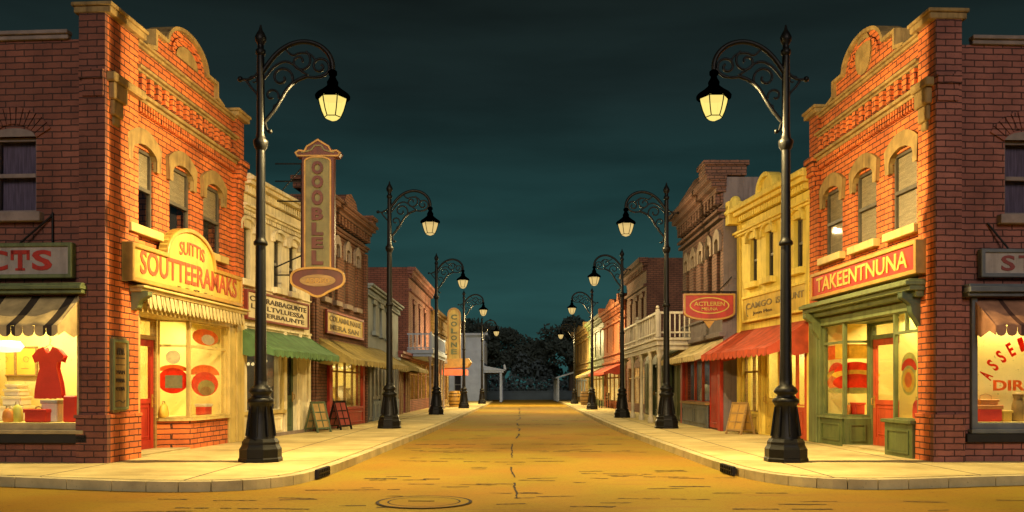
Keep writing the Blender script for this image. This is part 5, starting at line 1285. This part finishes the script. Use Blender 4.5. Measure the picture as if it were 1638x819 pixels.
# ---- green panelled low building behind the porch
f, root = mk('green_building', 'low green panelled building behind the white porch on the right', 'building', Vector((5.72, 28.6)), Vector((5.78, 38.3)), 'R')
H = 2.85; w = f.w
front_wall(f, root, H, M['dgreen'], [(w*.2, w*.33, .02, 2.1), (w*.6, w*.73, .02, 2.1)]); shell(f, root, H, 6, M['dgreen'])
m = MB(); n = 12
for i in range(n):
    a, b = w*i/n+.04, w*(i+1)/n-.04
    if any(a < w*q+.02 and b > w*p_-.02 for p_, q in ((.2, .33), (.6, .73))): continue
    panelled(m, a, b, .06, 2.3, -.05, .02, .12)
split_build(m, 'board_panel', M['green'], root, f.M)
for p_, q in ((.2, .33), (.6, .73)): door(f, root, w*p_, w*q, .02, 2.1, .08, M['dgreen'], M['dark_pane'], .45, back=M['night'])
# porch with open balcony on top
t = thing('porch', 'white timber porch with a railed balcony on turned columns', 'porch', Matrix.Translation((5, 31, 0)))
X0, X1, Y0, Y1 = 4.42, 5.70, 27.1, 36.0
wp = M['white']
MB().box(X0, X1-.2, Y0, Y1, 2.46, 2.62).box(X0-.06, X1-.2, Y0-.06, Y1+.06, 2.62, 2.70).box(X0+.05, X0+.2, Y0+.05, Y1-.05, 2.32, 2.46).box(X0+.2, X1-.2, Y0+.05, Y0+.2, 2.32, 2.46).build('balcony_deck', wp, t, I4, bevel=.01)
m = MB().box(X0, X0+.07, Y0, Y1, 3.44, 3.51).box(X0, X1-.2, Y0, Y0+.07, 3.44, 3.51).box(X0+.01, X0+.06, Y0, Y1, 2.84, 2.89).box(X0, X1-.2, Y0+.01, Y0+.06, 2.84, 2.89)
n = 24
for i in range(n): q = Y0+(Y1-Y0)*(i+.5)/n; m.box(X0+.018, X0+.052, q-.014, q+.014, 2.72, 3.45)
for i in range(7): q = X0+.12+i*.15; m.box(q-.018, q+.018, Y0+.018, Y0+.052, 2.72, 3.45)
m.build('railing', wp, t, I4)
for q in (Y0+.035, (Y0+Y1)/2, Y1-.04): MB().box(X0-.02, X0+.09, q-.055, q+.055, 2.72, 3.58).ball((X0+.035, q, 3.64), .06, 8).build('railing_post', wp, t, I4)
for q in (Y0+.1, 28.9, 31.0, 33.3, Y1-.15):
    MB().lathe([(.10, 0), (.10, .14), (.07, .18), (.062, .3), (.055, 1.0), (.05, 2.05), (.085, 2.10), (.06, 2.15), (.10, 2.28), (.10, 2.32)], (X0+.1, q, 0), 12).build('column', wp, t, I4)
    MB().prism([(X0+.1, 2.30), (X0+.1, 2.02), (X0+.14, 2.0), (X0+.2, 2.16), (X0+.34, 2.30)], q-.02, q+.02).build('bracket', wp, t, I4)

# ---- red brown brick building beyond the porch
f, root = mk('russet_building', 'tall dark red brick building rising beyond the white porch', 'building', Vector((5.82, 38.4)), Vector((5.70, 44.2)), 'R')
H = 6.85; w = f.w
ws = [(w*k-.3, w*k+.3) for k in (.25, .55, .82)]
front_wall(f, root, H, M['brown'], [(a, b, 3.4, 5.2) for a, b in ws]+[(w*.1, w*.9, .4, 2.1)]); shell(f, root, H, 9, M['brown'])
for a, b in ws: sash(f, root, a, b, 3.4, 5.2, M['frame_dark'], M['dark_pane'], M['night'], lintel='flat', mat2=M['brown'])
cornice(f, root, [(6.5, 6.62, .2), (6.62, 6.85, .36), (5.6, 5.72, .14)], M['brown'], (6.3, 6.48, .16, 14))
glazing(f, root, [w*.1, w*.37, w*.63, w*.9], [.4, 1.6, 2.1], M['clay'], M['pane'], .02); backing(f, root, w*.1, w*.9, .16, .4, 2.1, M['lit_soft'], 'lit_room')

def far_building(name, label, a, b, side, H, mat, lit, frame_m, nw=3, gable=False, aw=None, trim=None):
    f, root = mk(name, label, 'building', a, b, side); w = f.w
    ws = [(w*(i+.6)/(nw+.2)-.32, w*(i+.6)/(nw+.2)+.32) for i in range(nw)]
    front_wall(f, root, H, mat, [(p, q, 3.2, 4.7) for p, q in ws]+[(w*.08, w*.92, .4, 2.15)]); shell(f, root, H, 8, mat)
    for p, q in ws: sash(f, root, p, q, 3.2, 4.7, M['frame_dark'], M['dark_pane'], M['night'], lintel='flat', mat2=trim or mat)
    cornice(f, root, [(H-.3, H-.18, .18), (H-.18, H+.02, .32), (H-.95, H-.86, .12)], trim or mat, (H-.5, H-.32, .14, 16))
    glazing(f, root, [w*(.08+.84*i/4) for i in range(5)], [.4, 1.7, 2.15], frame_m, M['pane'], .02, .08); backing(f, root, w*.08, w*.92, .16, .4, 2.15, lit, 'lit_room')
    cornice(f, root, [(2.5, 2.62, .12), (2.95, 3.02, .1)], trim or mat, None, name='string_course')
    if gable:
        MB().prism([(w*.25, H), (w*.3, H+.25), (w*.5, H+.5), (w*.7, H+.25), (w*.75, H)], -.2, .2).box(-.03, .35, -.36, .4, H, H+.35).box(w-.35, w+.03, -.36, .4, H, H+.35).build('parapet_block', mat, root, f.M)
    if aw: awning(f, aw[0], w*.05, w*.95, 2.42, 1.95, 1.0, aw[1], .15, 14)
    return f, root
far_building('orange_building', 'orange brick building with a red awning, far right', Vector((5.62, 44.4)), Vector((5.50, 53.4)), 'R', 5.6, M['rust'], M['lit'], M['clay'], 3, True, ('red awning on the orange brick building far down the right side', M['canvas_red']))
far_building('sage_building', 'grey green plastered building with lit yellow shopfront, far right', Vector((5.5, 53.6)), Vector((5.42, 63.5)), 'R', 5.7, M['sage'], M['lit'], M['sign_y'], 3, False, ('yellow awning on the grey green building far down the right side', M['canvas_olive']))
far_building('ochre_building', 'ochre brick building last in the right row before the trees', Vector((5.4, 63.7)), Vector((5.3, 76)), 'R', 5.6, M['mustard'], M['lit_soft'], M['bluegrey'], 4, True)
f, root = mk('porch_house', 'small grey house with a low porch at the far end on the right', 'building', Vector((5.9, 77)), Vector((5.9, 85)), 'R')
w = f.w; H = 3.4
front_wall(f, root, H, M['grey'], [(w*.3, w*.45, .5, 2.0), (w*.6, w*.75, .02, 2.0)]); shell(f, root, H, 6, M['grey'])
door(f, root, w*.6, w*.75, .02, 2.0, .08, M['dgreen'], M['dark_pane'], .45, back=M['night']); sash(f, root, w*.3, w*.45, .5, 2.0, M['white'], M['dark_pane'], M['night'], lintel='flat', mat2=M['grey'])
MB().prism([(-2.2, 1.95), (-2.2, 2.05), (0, 2.75), (0, 2.6)], 0, w, 'x').build('porch_roof', M['ghost'], root, f.M)
for x in (.2, 2.6, 5.2, w-.2): MB().box(x-.07, x+.07, -2.05, -1.91, -.1, 1.98).build('column', M['ghost'], root, f.M)

# ================================================================== pavement furniture
def a_board(x, y, rz, label, mat, slat):
    t = thing('sandwich_board', label, 'sandwich board', Matrix.Translation((x, y, 0)) @ Matrix.Rotation(R(rz), 4, 'Z'), 'boards on the pavement')
    for sg in (-1, 1):
        tilt = Matrix.Translation((0, sg*.23, 0)) @ Matrix.Rotation(R(sg*17), 4, 'X')
        fm = WM[t.name] @ tilt
        leaf = MB().box(-.27, .27, -.012, .012, .10, .80).build('leaf', mat, t, fm, bevel=.004)
        MB().ribbon([(-.27, 0), (-.27, .82), (.27, .82), (.27, 0)], -.045, -.022, .022).box(-.225, .225, -.02, .02, .09, .13).build('frame', slat, leaf, fm)
        MB().box(-.20, .20, -.020, .020, .30, .33).box(-.20, .20, -.020, .020, .52, .55).box(-.015, .015, -.020, .020, .14, .76).build('cross_bar', slat, leaf, fm)
    return t
g = G(502, 691); a_board(g.x+.12, g.y-.1, 62, 'dark framed tan sandwich board between the cream and brown buildings', M['stone'], M['dgreen'])
g = G(537, 687); a_board(g.x+.1, g.y, 66, 'small dark red sandwich board in front of the red shopfront', M['darkred'], M['iron'])
g = G(1190, 694); a_board(g.x-.12, g.y-.1, -60, 'yellow brown plaid sandwich board at the corner of the yellow building', M['gold'], M['clay'])
def barrel(x, y, h, r, label, mat):
    t = thing('barrel', label, 'barrel', Matrix.Translation((x, y, 0)), 'barrels by the far shops')
    MB().lathe([(r*.8, 0), (r*.94, h*.2), (r, h*.5), (r*.94, h*.8), (r*.8, h)], n=16).build('staves', mat, t)
    m = MB()
    for k, q in ((.16, .93), (.36, 1.0), (.64, 1.0), (.84, .93)): m.lathe([(r*q*.98, h*k-.02), (r*q*1.02, h*k-.015), (r*q*1.02, h*k+.015), (r*q*.98, h*k+.02)], n=16)
    m.build('hoop', M['iron'], t)
barrel(-3.55, 52.5, .95, .38, 'ochre barrel standing beside the fourth left street lamp', M['gold']); barrel(-3.7, 54.6, .9, .36, 'pale barrel behind the ochre barrel on the left', M['stone'])
barrel(4.75, 58.0, .9, .36, 'brown barrel in front of the grey green building far right', M['clay'])
def bench(x, y, rz, label):
    t = thing('park_bench', label, 'bench', Matrix.Translation((x, y, 0)) @ Matrix.Rotation(R(rz), 4, 'Z'))
    m = MB()
    for k in range(3): m.box(-.75, .75, -.2+k*.14, -.08+k*.14, .43, .46)
    m.build('seat', M['clay'], t); MB().box(-.75, .75, .24, .27, .55, .67).box(-.75, .75, .26, .29, .72, .84).build('backrest', M['clay'], t)
    for sx in (-.66, .66):
        for yy, hh in ((-.17, .43), (.22, .86)): MB().box(sx-.03, sx+.03, yy, yy+.05, 0, hh).build('leg', M['iron'], t)
bench(5.05, 49.5, -90, 'dark bench in front of the orange brick building')

# ================================================================== end of the street: wall, trees
t = thing('haze_wall', 'low added wall, coloured blue grey for the haze at the street end', 'wall', Matrix.Translation((0, 94, 0)))  # added wall standing in for blue haze
MB().box(-30, 30, 93.6, 94, -.15, .7).build('wall_face', M['end_wall'], t, I4); MB().box(-30.05, 30.05, 93.52, 94.08, .7, .8).build('coping', M['end_wall'], t, I4)
def tree(x, y, H, rad, label, seed, dens=1.0):
    rg = random.Random(seed)
    t = thing('dark_tree', label, 'tree', Matrix.Translation((x, y, 0)), 'dark trees at the end of the street')
    m = MB(); th = H*.42
    m.tube([(0, 0, -.2), (.05*H*.1, 0, th*.5), (rg.uniform(-.2, .2), rg.uniform(-.2, .2), th)], [H*.04, H*.03, H*.022], 8)
    clumps = []
    for k in range(9):
        an = 2*math.pi*k/9+rg.uniform(-.3, .3); rr = rad*rg.uniform(.35, .85); zz = H*rg.uniform(.42, .86)
        e = (rr*math.cos(an), rr*math.sin(an), zz)
        m.tube([(0, 0, th*rg.uniform(.7, 1)), (e[0]*.5, e[1]*.5, (th+zz)/2), e], [H*.014, H*.009, H*.004], 6)
        clumps.append((e, rad*rg.uniform(.34, .55)))
    for k in range(13):
        an = rg.uniform(0, 6.28); rr = rad*rg.uniform(.0, .95); zz = H*(.95-.38*(rr/rad)**1.5*rg.uniform(.6, 1.4)); clumps.append(((rr*math.cos(an), rr*math.sin(an), max(H*.3, zz)), rad*rg.uniform(.24, .42)))
    m.build('trunk', M['bark'], t)
    c = MB()
    for (cx, cy, cz), r in clumps:
        for i in range(int(170*dens)):
            v = Vector((rg.gauss(0, 1), rg.gauss(0, 1), rg.gauss(0, 1))).normalized()*r*rg.uniform(.45, 1.08)
            p = Vector((cx, cy, cz))+Vector((v.x, v.y, v.z*.72))
            a = Vector((rg.gauss(0, 1), rg.gauss(0, 1), rg.gauss(0, 1))).normalized(); b = a.orthogonal().normalized(); s_ = rg.uniform(.16, .36)
            c.add([p-a*s_, p-b*s_*.55, p+a*s_, p+b*s_*.55], [(0, 1, 2, 3)])
    c.build('crown', M['leaf'], t)
tree(-11.0, 88, 9.6, 3.6, 'tall dark tree rising behind the marquee and the pale blue house', 1)
tree(-5.0, 97, 8.4, 3.6, 'round dark tree just right of the pale blue house roof', 2)
tree(-1.2, 99, 7.6, 3.3, 'dark tree left of the gap over the middle of the road', 3)
tree(2.6, 100, 6.2, 3.0, 'low dark tree in the middle of the gap at the road end', 4)
tree(6.2, 95, 8.6, 3.3, 'full dark tree left of the ochre building row', 5)
tree(10.0, 99, 9.0, 3.6, 'tall dark tree behind the ochre building on the right', 6)
tree(-16.5, 96, 8.6, 3.8, 'dark tree farthest to the left behind the shops', 7, .6)
tree(15.5, 98, 8.2, 3.8, 'dark tree farthest to the right behind the shops', 8, .6)
# undergrowth below the trees: a mass nobody could count
rg = random.Random(11); c = MB()
for i in range(7000):
    x = rg.uniform(-14, 16); y = rg.uniform(95, 99); z = rg.uniform(0, 1) ** 1.1*(3.6+1.2*math.sin(x*.9)+.7*math.sin(x*2.3))
    p = Vector((x, y, max(0, z))); a = Vector((rg.gauss(0, 1), rg.gauss(0, 1), rg.gauss(0, 1))).normalized(); b = a.orthogonal().normalized(); s_ = rg.uniform(.15, .34)
    c.add([p-a*s_, p-b*s_*.55, p+a*s_, p+b*s_*.55], [(0, 1, 2, 3)])
o = c.build('undergrowth', M['bush']); struct(o, 'stuff'); o['label'] = 'undergrowth below the dark trees, coloured blue green for haze'; o['category'] = 'undergrowth'
